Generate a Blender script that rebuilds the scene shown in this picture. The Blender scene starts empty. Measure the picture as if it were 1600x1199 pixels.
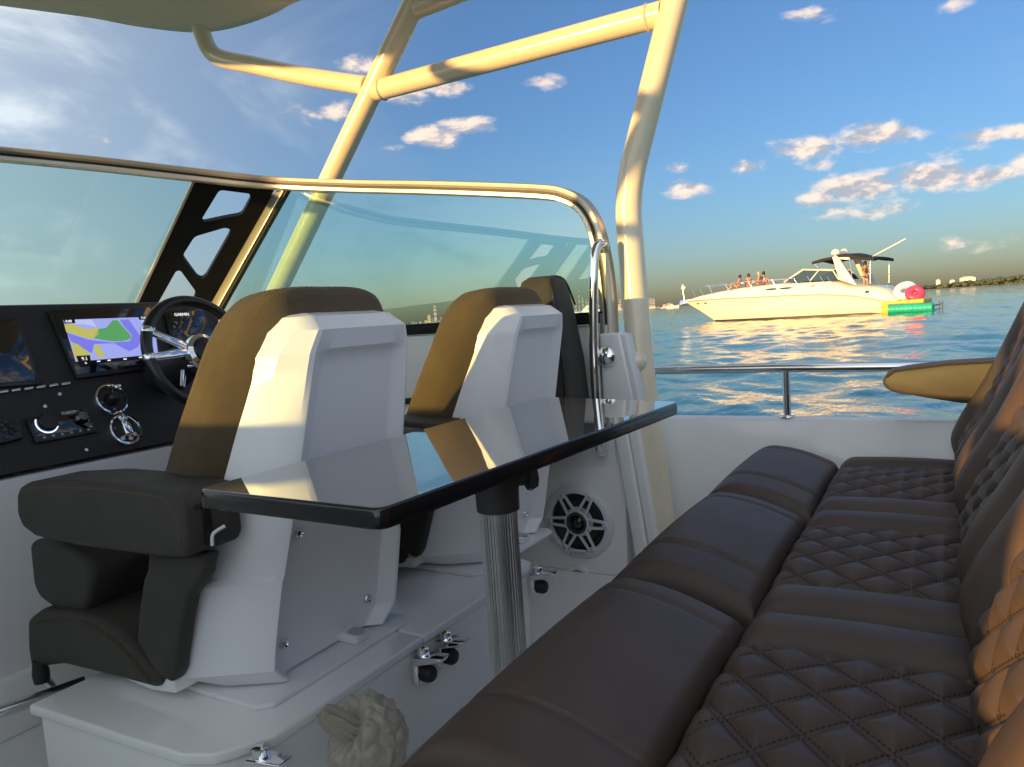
import bpy, bmesh, math, random
import numpy as np
from mathutils import Vector, Matrix
random.seed(7); rng = np.random.default_rng(7)
S = bpy.context.scene
COL = S.collection
# ------------------------------------------------------------------ camera
F, H = 1150.0, 1.25
yaw, roll = math.radians(30.6), math.atan(0.068)
_f = np.array([-math.sin(yaw), math.cos(yaw), 0]); _r = np.array([math.cos(yaw), math.sin(yaw), 0]); _u = np.array([0, 0, 1.0])
pitch = math.atan(103*math.cos(roll)/F)
FW = _f*math.cos(pitch)-_u*math.sin(pitch); _u2 = _u*math.cos(pitch)+_f*math.sin(pitch)
RT = _r*math.cos(roll)-_u2*math.sin(roll); UP = _u2*math.cos(roll)+_r*math.sin(roll)
C0 = np.array([0, 0, H])
cd = bpy.data.cameras.new('camera'); cam = bpy.data.objects.new('camera', cd); COL.objects.link(cam)
cd.sensor_width = 36; cd.lens = F/1600*36; cd.clip_start = .02; cd.clip_end = 60000
cam.matrix_world = Matrix(((RT[0], UP[0], -FW[0], 0), (RT[1], UP[1], -FW[1], 0), (RT[2], UP[2], -FW[2], H), (0, 0, 0, 1)))
S.camera = cam
def ray(x, y): return FW+RT*((x-800)/F)-UP*((y-599.5)/F)
def onz(x, y, z): d = ray(x, y); return C0+d*((z-H)/d[2])
def ony(x, y, Y): d = ray(x, y); return C0+d*(Y/d[1])
def onx(x, y, X): d = ray(x, y); return C0+d*(X/d[0])
def onp(x, y, p, n): d = ray(x, y); return C0+d*(np.dot(np.array(p)-C0, n)/np.dot(d, n))
# ------------------------------------------------------------------ light
SUN_EL = math.radians(5.5); SUN_XY = np.array([-.36, -.933])          # towards the sun
W = bpy.data.worlds.new('World'); S.world = W; W.use_nodes = True
sl = bpy.data.lights.new('sun', 'SUN'); sun = bpy.data.objects.new('sun', sl); COL.objects.link(sun)
sl.energy = 2.0; sl.angle = math.radians(.6); sl.color = (1.0, .57, .175)
sd = Vector((SUN_XY[0]*math.cos(SUN_EL), SUN_XY[1]*math.cos(SUN_EL), math.sin(SUN_EL)))
sun.rotation_euler = sd.to_track_quat('Z', 'Y').to_euler()
S.view_settings.view_transform = 'Standard'; S.view_settings.look = 'None'
S.cycles.max_bounces = 8; S.cycles.diffuse_bounces = 4; S.cycles.caustics_reflective = False; S.cycles.caustics_refractive = False
S.view_settings.exposure = 2.1; S.view_settings.gamma = 1
nt = W.node_tree; nt.nodes.clear()
class G:
    """tiny node-graph helper"""
    def __init__(s, tree): s.t = tree
    def n(s, kind, **kw):
        nd = s.t.nodes.new(kind)
        for k, v in kw.items():
            if k[0] == '_': setattr(nd, k[1:], v)
        return nd
    def lk(s, v, sock):
        if isinstance(v, bpy.types.NodeSocket): s.t.links.new(v, sock)
        elif v is not None: sock.default_value = v
    def m(s, op, a, b=None, c=None, clamp=False):
        nd = s.t.nodes.new('ShaderNodeMath'); nd.operation = op; nd.use_clamp = clamp
        for i, v in enumerate((a, b, c)):
            if v is not None: s.lk(v, nd.inputs[i])
        return nd.outputs[0]
    def v(s, op, a, b=None):
        nd = s.t.nodes.new('ShaderNodeVectorMath'); nd.operation = op
        s.lk(a, nd.inputs[0])
        if b is not None: s.lk(b, nd.inputs[1])
        return nd.outputs['Value'] if op in ('DOT_PRODUCT', 'LENGTH', 'DISTANCE') else nd.outputs[0]
    def noise(s, vec, scale, detail=4, rough=.55, dist=0):
        nd = s.t.nodes.new('ShaderNodeTexNoise'); s.lk(vec, nd.inputs['Vector'])
        nd.inputs['Scale'].default_value = scale; nd.inputs['Detail'].default_value = detail
        nd.inputs['Roughness'].default_value = rough; nd.inputs['Distortion'].default_value = dist
        return nd.outputs['Fac']
    def ss(s, x, a, b):
        nd = s.t.nodes.new('ShaderNodeMapRange'); nd.interpolation_type = 'SMOOTHSTEP'
        s.lk(x, nd.inputs[0]); nd.inputs[1].default_value = a; nd.inputs[2].default_value = b
        return nd.outputs[0]
    def mix(s, f, a, b):
        nd = s.t.nodes.new('ShaderNodeMix'); nd.data_type = 'RGBA'
        s.lk(f, nd.inputs[0]); s.lk(a, nd.inputs[6]); s.lk(b, nd.inputs[7]); return nd.outputs[2]
    def scale(s, col, k):
        nd = s.t.nodes.new('ShaderNodeVectorMath'); nd.operation = 'SCALE'; s.lk(col, nd.inputs[0]); s.lk(k, nd.inputs[3]); return nd.outputs[0]
g = G(nt)
sky = g.n('ShaderNodeTexSky', _sky_type='NISHITA', _sun_disc=False, _sun_elevation=SUN_EL,
          _sun_rotation=math.atan2(SUN_XY[0], SUN_XY[1]), _altitude=0, _air_density=1.0, _dust_density=1.0, _ozone_density=3.5)
tc = g.n('ShaderNodeTexCoord'); D = tc.outputs['Generated']
# clouds: direction-space puffs, each an uneven ellipse broken up by noise, lit from the sun's side
sx = g.n('ShaderNodeSeparateXYZ'); g.lk(D, sx.inputs[0])
az = g.m('ARCTAN2', sx.outputs[0], sx.outputs[1]); el = g.m('ARCSINE', sx.outputs[2])
cv = g.n('ShaderNodeCombineXYZ'); g.lk(az, cv.inputs[0]); g.lk(g.m('MULTIPLY', g.m('ADD', el, g.m('MULTIPLY', az, .035)), 3.0), cv.inputs[1])
UV = cv.outputs[0]
nv = g.n('ShaderNodeCombineXYZ'); g.lk(az, nv.inputs[0]); g.lk(g.m('MULTIPLY', el, 1.9), nv.inputs[1]); NV = nv.outputs[0]
n1 = g.noise(NV, 14, 9, .60, .15)
n2 = g.noise(g.v('ADD', NV, (-.010, .020, 0)), 14, 6, .58, .15)      # the same field a step towards the light
CL = [(1318, 222, 105, 30, -.10, 1), (1415, 213, 26, 11, 0, .7), (1170, 262, 36, 14, -.1, .8), (1078, 294, 42, 11, -.2, .9), (1285, 257, 34, 8, 0, .6),
      (1400, 285, 115, 30, -.06, 1), (1275, 312, 50, 22, 0, .75), (1565, 208, 70, 30, -.1, .9), (1585, 262, 95, 42, -.25, 1), (1500, 232, 60, 18, -.1, .6),
      (1550, 378, 90, 24, -.05, .55), (1060, 262, 24, 9, 0, .6), (708, 205, 62, 40, -.25, .95), (660, 142, 62, 14, -.15, .8), (570, 103, 44, 26, -.2, .9),
      (515, 176, 56, 16, 0, .8), (850, 128, 34, 15, .3, .55), (770, 188, 24, 9, 0, .5), (1270, 22, 44, 24, 0, .6), (1480, 8, 36, 10, 0, .6),
      (1030, 45, 22, 12, 0, .5), (165, 224, 34, 9, 0, .4), (610, 232, 26, 9, 0, .5), (1340, 330, 110, 14, 0, .5)]
def azel(px, py):
    d = ray(px, py); d = d/np.linalg.norm(d); return math.atan2(d[0], d[1]), math.asin(d[2])
acc = None
for (px, py, rx, ry, tilt, dens) in CL:
    a0, e0 = azel(px, py); a1, _ = azel(px+rx, py-.068*rx); ra = abs(a1-a0)*1.05
    for k in ((0,) if rx < 60 else (-.45, .45)):                      # wide clouds are two joined puffs
        w_ = ra if rx < 60 else ra*.68
        ak, ek = azel(px+k*rx, py+k*rx*(tilt-.068))
        dd = g.v('DISTANCE', UV, (ak, 3*(ek+.035*ak), 0))
        mk = g.n('ShaderNodeMapRange'); g.lk(dd, mk.inputs[0]); mk.inputs[1].default_value = w_*1.5; mk.inputs[2].default_value = 0; mk.inputs[4].default_value = dens
        acc = mk.outputs[0] if acc is None else g.m('MAXIMUM', acc, mk.outputs[0])
cov = g.ss(g.m('ADD', g.m('MULTIPLY', acc, 1.05), g.m('MULTIPLY', g.m('SUBTRACT', n1, .5), 2.1)), .22, .80)
cov = g.m('MULTIPLY', cov, g.ss(acc, .02, .25))
lit = g.ss(g.m('SUBTRACT', n1, n2), -.075, .085)
# thin high cirrus, everywhere
cw = g.n('ShaderNodeCombineXYZ'); g.lk(g.m('ADD', g.m('MULTIPLY', az, .8), g.m('MULTIPLY', el, 1.5)), cw.inputs[0]); g.lk(g.m('SUBTRACT', g.m('MULTIPLY', el, 1.6), g.m('MULTIPLY', az, .7)), cw.inputs[1])
cz = g.ss(g.noise(cw.outputs[0], 2.1, 8, .58, 1.2), .47, .8)
sunny = g.v('DOT_PRODUCT', D, tuple(sd))
cz = g.m('MINIMUM', g.m('MULTIPLY', g.m('ADD', g.m('MULTIPLY', cz, .9), .42), g.m('ADD', .05, g.m('MULTIPLY', g.ss(sunny, -.56, .02), 1.05))), .92)
# scattered clouds added out of view for fill light, denser than those in view
far_ = g.ss(g.v('DOT_PRODUCT', D, tuple(FW)), .80, .60)
n3 = g.noise(g.v('MULTIPLY', D, (1, 1, 2.2)), 4.2, 7, .6, .3)
cov2 = g.m('MULTIPLY', g.m('MULTIPLY', g.ss(n3, .50, .66), far_), g.ss(sx.outputs[2], .0, .12))
bl = g.n('ShaderNodeSeparateColor'); g.lk(sky.outputs[0], bl.inputs[0])
skl = g.v('DOT_PRODUCT', sky.outputs[0], (.3, .5, .2))
grade = g.n('ShaderNodeVectorMath', _operation='MULTIPLY'); g.lk(sky.outputs[0], grade.inputs[0]); grade.inputs[1].default_value = (.40, .39, .435)
base = grade.outputs[0]
wisp = g.scale((1.55, 1.72, 1.84), g.m('ADD', .8, g.m('MULTIPLY', g.ss(sunny, -.3, .9), 1.1)))
shade_c = g.mix(lit, (.85, .85, .94, 1), (2.0, 1.6, 1.3, 1))
base = g.mix(cz, base, wisp)
base = g.mix(g.m('MAXIMUM', g.m('MULTIPLY', cov, .9), g.m('MULTIPLY', cov2, .85)), base, shade_c)
bg = g.n('ShaderNodeBackground'); g.lk(base, bg.inputs[0]); bg.inputs[1].default_value = .14
wo = g.n('ShaderNodeOutputWorld'); nt.links.new(bg.outputs[0], wo.inputs[0])
# ------------------------------------------------------------------ materials
def mat(name, col, rough=.5, metal=0, var=.06, vscale=6, bump=0, bscale=60, spec=.5, coat=0, coatr=.05, ior=1.5, trans=0, rvar=.0, weave=0, wscale=400, emit=None, estr=0, alpha=1, sss=0):
    m = bpy.data.materials.new(name); m.use_nodes = True; t = m.node_tree; q = G(t)
    b = t.nodes['Principled BSDF']
    co = q.n('ShaderNodeTexCoord').outputs['Object']
    if var:
        nz = q.noise(co, vscale, 6, .6)
        lo = tuple(max(0, c*(1-var)) for c in col)+(1,); hi = tuple(min(1, c*(1+var)) for c in col)+(1,)
        q.lk(q.mix(q.ss(nz, .3, .7), lo, hi), b.inputs['Base Color'])
    else: b.inputs['Base Color'].default_value = tuple(col)+(1,)
    b.inputs['Metallic'].default_value = metal
    if rvar: q.lk(q.m('ADD', q.m('MULTIPLY', q.noise(co, vscale*2.3, 5, .6), rvar), rough-rvar*.5, clamp=True), b.inputs['Roughness'])
    else: b.inputs['Roughness'].default_value = rough
    b.inputs['Specular IOR Level'].default_value = spec; b.inputs['IOR'].default_value = ior
    b.inputs['Coat Weight'].default_value = coat; b.inputs['Coat Roughness'].default_value = coatr
    b.inputs['Transmission Weight'].default_value = trans; b.inputs['Alpha'].default_value = alpha
    if emit: b.inputs['Emission Color'].default_value = tuple(emit)+(1,); b.inputs['Emission Strength'].default_value = estr
    hgt = None
    if bump: hgt = q.m('MULTIPLY', q.noise(co, bscale, 5, .6), bump)
    if weave:
        sc = q.n('ShaderNodeSeparateXYZ'); q.lk(co, sc.inputs[0])
        k = wscale
        w1 = q.m('SINE', q.m('MULTIPLY', q.m('ADD', sc.outputs[0], sc.outputs[1]), k)); w2 = q.m('SINE', q.m('MULTIPLY', q.m('ADD', sc.outputs[2], q.m('MULTIPLY', sc.outputs[0], .5)), k))
        ww = q.m('MULTIPLY', q.m('MULTIPLY', w1, w2), weave)
        hgt = ww if hgt is None else q.m('ADD', hgt, ww)
    if hgt is not None:
        bp = q.n('ShaderNodeBump'); bp.inputs['Distance'].default_value = .01; bp.inputs['Strength'].default_value = 1
        q.lk(hgt, bp.inputs['Height']); t.links.new(bp.outputs[0], b.inputs['Normal'])
    return m
def glassmat(name, tint, refl=1.0):
    m = bpy.data.materials.new(name); m.use_nodes = True; t = m.node_tree; q = G(t); t.nodes.clear()
    o = q.n('ShaderNodeOutputMaterial'); mx = q.n('ShaderNodeMixShader'); tr = q.n('ShaderNodeBsdfTransparent'); gl = q.n('ShaderNodeBsdfGlossy')
    gl.inputs['Roughness'].default_value = .004; tr.inputs[0].default_value = tuple(tint)+(1,)
    lw = q.n('ShaderNodeLayerWeight'); f5 = q.m('POWER', lw.outputs['Facing'], 5.0)
    # faint salt haze and smears on the pane
    co = q.n('ShaderNodeTexCoord').outputs['Object']; sm = q.ss(q.noise(co, 3.0, 8, .65, 1.5), .58, .85)
    df = q.n('ShaderNodeBsdfDiffuse'); df.inputs[0].default_value = (.75, .8, .78, 1)
    fr = q.m('MULTIPLY', q.m('ADD', q.m('MULTIPLY', f5, .95), .05), refl, clamp=True)
    q.lk(fr, mx.inputs[0]); t.links.new(tr.outputs[0], mx.inputs[1]); t.links.new(gl.outputs[0], mx.inputs[2])
    m2 = q.n('ShaderNodeMixShader'); q.lk(q.m('MULTIPLY', sm, .05), m2.inputs[0]); t.links.new(mx.outputs[0], m2.inputs[1]); t.links.new(df.outputs[0], m2.inputs[2])
    t.links.new(m2.outputs[0], o.inputs[0]); return m
M = {}
M['gel'] = mat('white_gelcoat', (.86, .85, .83), .22, var=.02, vscale=2, bump=.03, bscale=9, coat=.4)
M['gelgrey'] = mat('offwhite_gelcoat', (.80, .79, .78), .3, var=.03, vscale=3, bump=.03, bscale=11)
M['shell'] = mat('chair_shell_white', (.86, .85, .85), .28, var=.015, vscale=3, bump=.02, bscale=14)
M['pipe'] = mat('powder_coated_pipe', (.80, .71, .54), .25, var=.03, vscale=4, coat=.5, coatr=.08, bump=.02, bscale=20)
M['top'] = mat('hardtop_gelcoat', (.90, .78, .61), .5, var=.04, vscale=2, bump=.1, bscale=3)
M['chrome'] = mat('polished_chrome', (.85, .85, .86), .07, 1, var=.02, rvar=.04)
M['steel'] = mat('stainless_rail', (.72, .72, .73), .14, 1, var=.03, rvar=.06)
M['alu'] = mat('anodised_aluminium', (.62, .62, .61), .34, 1, var=.05, vscale=30)
M['frame'] = mat('windscreen_alloy', (.62, .58, .50), .34, .65, var=.04, vscale=8)
M['black'] = mat('black_rubber', (.012, .012, .012), .55, var=.1)
M['truss'] = mat('black_bracket', (.006, .0065, .006), .6, spec=.25, var=.1, bump=.05, bscale=200)
M['dash'] = mat('black_dash_vinyl', (.016, .015, .016), .5, var=.12, vscale=40, bump=.12, bscale=500)
M['plastic'] = mat('black_plastic', (.012, .012, .013), .3, var=.08)
M['gloss'] = mat('black_screen_glass', (.006, .006, .008), .06, var=0, coat=1)
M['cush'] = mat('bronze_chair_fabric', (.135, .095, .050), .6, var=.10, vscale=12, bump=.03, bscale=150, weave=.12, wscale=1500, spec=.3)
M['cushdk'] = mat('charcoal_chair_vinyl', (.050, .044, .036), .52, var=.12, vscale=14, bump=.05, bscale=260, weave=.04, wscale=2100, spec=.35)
M['brown'] = mat('brown_bench_vinyl', (.080, .056, .045), .52, var=.12, vscale=7, bump=.03, bscale=420, rvar=.10, spec=.34)
M['thread'] = mat('dark_stitching', (.02, .013, .010), .7, var=.1)
M['table'] = mat('dark_glass_tabletop', (.16, .145, .13), .035, var=.05, spec=.9, coat=1, coatr=.012, ior=1.75, rvar=.03, vscale=5)
def smears(m):
    t = m.node_tree; q = G(t); b = t.nodes['Principled BSDF']; co = q.n('ShaderNodeTexCoord').outputs['Object']
    vz = q.n('ShaderNodeTexVoronoi'); vz.inputs['Scale'].default_value = 38; q.lk(co, vz.inputs['Vector'])
    sp = q.m('MULTIPLY', q.ss(vz.outputs['Distance'], .16, .06), q.ss(q.noise(co, 5, 3, .5), .52, .62))
    sm = q.ss(q.noise(q.v('MULTIPLY', co, (1, .35, 1)), 9, 7, .65, 1.0), .50, .78)
    q.lk(q.m('ADD', .012, q.m('ADD', q.m('MULTIPLY', sp, .10), q.m('MULTIPLY', sm, .07))), b.inputs['Coat Roughness'])
smears(M['table'])
M['tedge'] = mat('black_table_edge', (.008, .008, .009), .16, var=0, coat=.25)
M['greyp'] = mat('grey_table_clamp', (.055, .055, .055), .45, var=.08, vscale=20)
M['cone'] = mat('speaker_cone', (.035, .034, .036), .5, var=.1)
M['spkw'] = mat('speaker_white', (.66, .65, .68), .35, var=.02)
M['white'] = mat('white_print', (.8, .8, .8), .5, var=0)
M['greyprint'] = mat('grey_print', (.30, .30, .31), .5, var=0)
M['glass_s'] = glassmat('tinted_side_glass', (.85, .96, .925), 1.0)
M['glass_f'] = glassmat('tinted_front_glass', (.88, .965, .915), .8)
def em(name, c, k=.22): return mat(name, tuple(x*.2 for x in c), .35, var=0, emit=c, estr=k, spec=.3)
M['sc_sea'] = em('chart_deep_blue', (.20, .20, .78)); M['sc_sea2'] = em('chart_shallow_violet', (.36, .40, .86)); M['sc_green'] = em('chart_green', (.10, .36, .12))
M['sc_yel'] = em('chart_yellow', (.52, .50, .12)); M['sc_txt'] = em('screen_white', (.8, .8, .8), .3); M['sc_blk'] = mat('screen_black', (.004, .004, .006), .2, var=0)
M['sc_lav'] = em('chart_pale_lavender', (.5, .55, .85)); M['led'] = em('led_blue_white', (.55, .7, 1.0), .5)
# ------------------------------------------------------------------ mesh helpers
def loc_of(p):
    v = Vector((0, 0, 0))
    while p is not None: v = v+p.location; p = p.parent
    return v
def link(name, me, m, parent=None, origin=None):
    o = bpy.data.objects.new(name, me); COL.objects.link(o)
    if m is not None: me.materials.append(m)
    if parent is not None: L = loc_of(parent); o.parent = parent
    else:
        if origin is None:
            n = len(me.vertices); a = np.empty(n*3); me.vertices.foreach_get('co', a); a = a.reshape(-1, 3)
            mn, mx = a.min(0), a.max(0); origin = ((mn[0]+mx[0])/2, (mn[1]+mx[1])/2, mn[2])
        L = Vector(origin); o.location = L
    me.transform(Matrix.Translation(-L))
    return o
def fin(name, me, m, parent, smooth=35, origin=None):
    if smooth:
        me.polygons.foreach_set('use_smooth', [True]*len(me.polygons))
        try: me.set_sharp_from_angle(angle=math.radians(smooth))
        except Exception: pass
    me.update(); return link(name, me, m, parent, origin)
def mesh(name, vs, fs, m, parent=None, smooth=35, origin=None):
    me = bpy.data.meshes.new(name); me.from_pydata([tuple(map(float, v)) for v in vs], [], fs); me.validate()
    return fin(name, me, m, parent, smooth, origin)
def frombm(name, bm, m, parent=None, smooth=35, origin=None):
    bmesh.ops.recalc_face_normals(bm, faces=bm.faces)
    me = bpy.data.meshes.new(name); bm.to_mesh(me); bm.free()
    return fin(name, me, m, parent, smooth, origin)
def hexa(name, b4, t4, m, parent=None, bev=0, seg=3, smooth=40):
    bm = bmesh.new(); vs = [bm.verts.new(tuple(map(float, v))) for v in list(b4)+list(t4)]
    for f in ((3, 2, 1, 0), (4, 5, 6, 7), (0, 1, 5, 4), (1, 2, 6, 5), (2, 3, 7, 6), (3, 0, 4, 7)): bm.faces.new([vs[i] for i in f])
    if bev: bmesh.ops.bevel(bm, geom=bm.edges[:], offset=bev, segments=seg, profile=.5, affect='EDGES', clamp_overlap=True)
    return frombm(name, bm, m, parent, smooth)
def box(name, x0, x1, y0, y1, z0, z1, m, parent=None, bev=0, seg=3):
    return hexa(name, [(x0, y0, z0), (x1, y0, z0), (x1, y1, z0), (x0, y1, z0)], [(x0, y0, z1), (x1, y0, z1), (x1, y1, z1), (x0, y1, z1)], m, parent, bev, seg)
def extr(name, pts, vec, m, parent=None, bev=0, seg=3, smooth=40):
    """planar polygon pts extruded by vec"""
    bm = bmesh.new(); n = len(pts); vec = np.array(vec)
    a = [bm.verts.new(tuple(map(float, p))) for p in pts]; b = [bm.verts.new(tuple(map(float, np.array(p)+vec))) for p in pts]
    bm.faces.new(a); bm.faces.new(b[::-1])
    for i in range(n): bm.faces.new((a[i], b[i], b[(i+1) % n], a[(i+1) % n]))
    bmesh.ops.recalc_face_normals(bm, faces=bm.faces)
    if bev: bmesh.ops.bevel(bm, geom=bm.edges[:], offset=bev, segments=seg, profile=.5, affect='EDGES', clamp_overlap=True)
    return frombm(name, bm, m, parent, smooth)
def catmull(pts, k=6):
    P = [np.array(p, float) for p in pts]; P = [2*P[0]-P[1]]+P+[2*P[-1]-P[-2]]; out = []
    for i in range(1, len(P)-2):
        for j in range(k):
            t = j/k; a, b, c, d = P[i-1:i+3]
            out.append(.5*((2*b)+(c-a)*t+(2*a-5*b+4*c-d)*t*t+(3*b-a-3*c+d)*t**3))
    out.append(P[-2]); return out
def fillet(pts, r, k=6):
    P = [np.array(p, float) for p in pts]; out = [P[0]]
    for i in range(1, len(P)-1):
        a = P[i-1]-P[i]; c = P[i+1]-P[i]; la, lc = np.linalg.norm(a), np.linalg.norm(c); d = min(r, la*.45, lc*.45)
        p0, p1 = P[i]+a/la*d, P[i]+c/lc*d
        for j in range(k+1): t = j/k; out.append((1-t)**2*p0+2*t*(1-t)*P[i]+t*t*p1)
    out.append(P[-1]); return out
def tubedata(pts, r, seg=16, caps=True):
    P = [np.array(p, float) for p in pts]; n = len(P); rs = r if hasattr(r, '__len__') else [r]*n
    vs, fs = [], []; ref = None
    for i in range(n):
        t = P[min(i+1, n-1)]-P[max(i-1, 0)]; t = t/np.linalg.norm(t)
        if ref is None:
            ref = np.array([0, 0, 1.]) if abs(t[2]) < .9 else np.array([1., 0, 0])
        u = ref-t*np.dot(ref, t); u /= np.linalg.norm(u); ref = u; w = np.cross(t, u)
        for k in range(seg): a = 2*math.pi*k/seg; vs.append(P[i]+rs[i]*(u*math.cos(a)+w*math.sin(a)))
    for i in range(n-1):
        for k in range(seg): k2 = (k+1) % seg; fs.append((i*seg+k, i*seg+k2, (i+1)*seg+k2, (i+1)*seg+k))
    if caps: fs.append(tuple(range(seg))[::-1]); fs.append(tuple((n-1)*seg+k for k in range(seg)))
    return vs, fs
def tube(name, pts, r, m, parent=None, seg=16, smooth=60, origin=None):
    vs, fs = tubedata(pts, r, seg); return mesh(name, vs, fs, m, parent, smooth, origin)
def loft(name, rings, m, parent=None, caps=True, smooth=40, close=True):
    n = len(rings[0]); vs = [p for r in rings for p in r]; fs = []
    for i in range(len(rings)-1):
        for k in range(n if close else n-1): k2 = (k+1) % n; fs.append((i*n+k, i*n+k2, (i+1)*n+k2, (i+1)*n+k))
    if caps: fs.append(tuple(range(n))[::-1]); fs.append(tuple((len(rings)-1)*n+k for k in range(n)))
    bm = bmesh.new(); V = [bm.verts.new(tuple(map(float, v))) for v in vs]
    for f in fs:
        try: bm.faces.new([V[i] for i in f])
        except ValueError: pass
    return frombm(name, bm, m, parent, smooth)
def basis(n, upv=(0, 0, 1)):
    n = np.array(n, float); n /= np.linalg.norm(n); a = np.cross(upv, n)
    if np.linalg.norm(a) < 1e-6: a = np.array([1., 0, 0])
    a /= np.linalg.norm(a); return a, np.cross(n, a), n
def lathe(name, c, n, prof, m, parent=None, seg=32, smooth=40, caps=False):
    """prof = [(radius, height along n)]"""
    a, b, n = basis(n); c = np.array(c, float); rings = []
    for (r, h) in prof: rings.append([c+n*h+(a*math.cos(2*math.pi*k/seg)+b*math.sin(2*math.pi*k/seg))*max(r, 1e-5) for k in range(seg)])
    return loft(name, rings, m, parent, caps, smooth)
def sweep(name, pts, prof, m, parent=None, nrm=None, smooth=40):
    """closed profile [(b,n)] along pts; n = outward normal per point, b = in-surface direction"""
    P = [np.array(p, float) for p in pts]; rings = []
    for i, p in enumerate(P):
        t = P[min(i+1, len(P)-1)]-P[max(i-1, 0)]; t /= np.linalg.norm(t); n = np.array(nrm[i], float); n -= t*np.dot(n, t); n /= np.linalg.norm(n); b = np.cross(t, n)
        rings.append([p+b*q[0]+n*q[1] for q in prof])
    return loft(name, rings, m, parent, True, smooth)
def empty(name, loc, label, cat, group=None):
    o = bpy.data.objects.new(name, None); COL.objects.link(o); o.location = loc; o.empty_display_size = .1
    tag(o, label, cat, group); return o
def tag(o, label=None, cat=None, group=None, kind=None):
    if label: o['label'] = label
    if cat: o['category'] = cat
    if group: o['group'] = group
    if kind: o['kind'] = kind
    return o
def dup(o, parent=None):
    c = o.copy(); COL.objects.link(c); c.parent = parent
    for ch in list(o.children): dup(ch, c)
    return c
def text(name, s, size, c, right, upv, m, parent=None, depth=.0006):
    cu = bpy.data.curves.new('t', 'FONT'); cu.body = s; cu.size = size; cu.align_x = 'CENTER'; cu.align_y = 'CENTER'; cu.extrude = depth; cu.resolution_u = 3
    ob = bpy.data.objects.new('t', cu); COL.objects.link(ob)
    dg = bpy.context.evaluated_depsgraph_get(); me = bpy.data.meshes.new_from_object(ob.evaluated_get(dg)); bpy.data.objects.remove(ob)
    r = np.array(right, float); r /= np.linalg.norm(r); u = np.array(upv, float); u -= r*np.dot(u, r); u /= np.linalg.norm(u); n = np.cross(r, u)
    me.transform(Matrix(((r[0], u[0], n[0], c[0]), (r[1], u[1], n[1], c[1]), (r[2], u[2], n[2], c[2]), (0, 0, 0, 1)))); me.materials.clear()
    return link(name, me, m, parent)
def quilt(x, y, A=.014, px=.092, py=.100):
    """diamond quilting with a doubled seam: height offset for local coordinates in metres"""
    k = math.sqrt(1/px**2+1/py**2)
    a = x/px+y/py; b = x/px-y/py
    da = np.abs(a-np.round(a))/k; db = np.abs(b-np.round(b))/k; d = np.minimum(da, db)
    h = A*(1-np.exp(-(d/.0115)**1.25)); h += .0016*np.exp(-(d/.0020)**2)
    return h
def pad(name, o, eu, ev, en, U, V, T, rad, m, parent=None, pat=None, nu=40, nv=40, und=.0):
    """upholstered pad: rectangle U x V, thickness T along en, rad=(u0,u1,v0,v1) edge rounding, pat(u,v)->extra height"""
    def axis(L, r0, r1, n):
        e0 = r0*(1-np.cos(np.linspace(0, math.pi/2, 9))); e1 = L-r1*(1-np.cos(np.linspace(math.pi/2, 0, 9)))
        return np.concatenate([e0, np.linspace(r0, L-r1, n)[1:-1], e1])
    us = axis(U, rad[0], rad[1], nu); vs_ = axis(V, rad[2], rad[3], nv); uu, vv = np.meshgrid(us, vs_, indexing='ij')
    def prof(d, r): t = np.clip(d/max(r, 1e-6), 0, 1); return np.sqrt(np.clip(1-(1-t)**2, 0, 1))
    eu_ = np.minimum(prof(uu, rad[0]), prof(U-uu, rad[1])); ev_ = np.minimum(prof(vv, rad[2]), prof(V-vv, rad[3]))
    # each edge rounds down by its own radius (capped at the thickness)
    drop_u = np.where(uu < U/2, min(rad[0], T), min(rad[1], T))*(1-eu_); drop_v = np.where(vv < V/2, min(rad[2], T), min(rad[3], T))*(1-ev_)
    h = T-np.maximum(drop_u, drop_v)
    if pat is not None: h = h+pat(uu, vv)*np.clip(eu_*ev_*1.2-.2, 0, 1)
    eu, ev, en, o = [np.array(q, float) for q in (eu, ev, en, o)]
    P = o+uu[..., None]*eu+vv[..., None]*ev+h[..., None]*en
    a, b = P.shape[:2]; vs = P.reshape(-1, 3).tolist(); idx = lambda i, j: i*b+j; fs = []
    for i in range(a-1):
        for j in range(b-1): fs.append((idx(i, j), idx(i+1, j), idx(i+1, j+1), idx(i, j+1)))
    ring = [idx(i, 0) for i in range(a)]+[idx(a-1, j) for j in range(1, b)]+[idx(i, b-1) for i in range(a-2, -1, -1)]+[idx(0, j) for j in range(b-2, 0, -1)]
    base = len(vs)
    for r in ring:
        p = np.array(vs[r]); vs.append((p-en*np.dot(p-o, en)).tolist())
    n = len(ring)
    for k in range(n): fs.append((ring[(k+1) % n], ring[k], base+k, base+(k+1) % n))
    fs.append(tuple(base+k for k in range(n)))
    bm = bmesh.new(); Vv = [bm.verts.new(v) for v in vs]
    for f in fs: bm.faces.new([Vv[i] for i in f])
    return frombm(name, bm, m, parent, 50)
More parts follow.
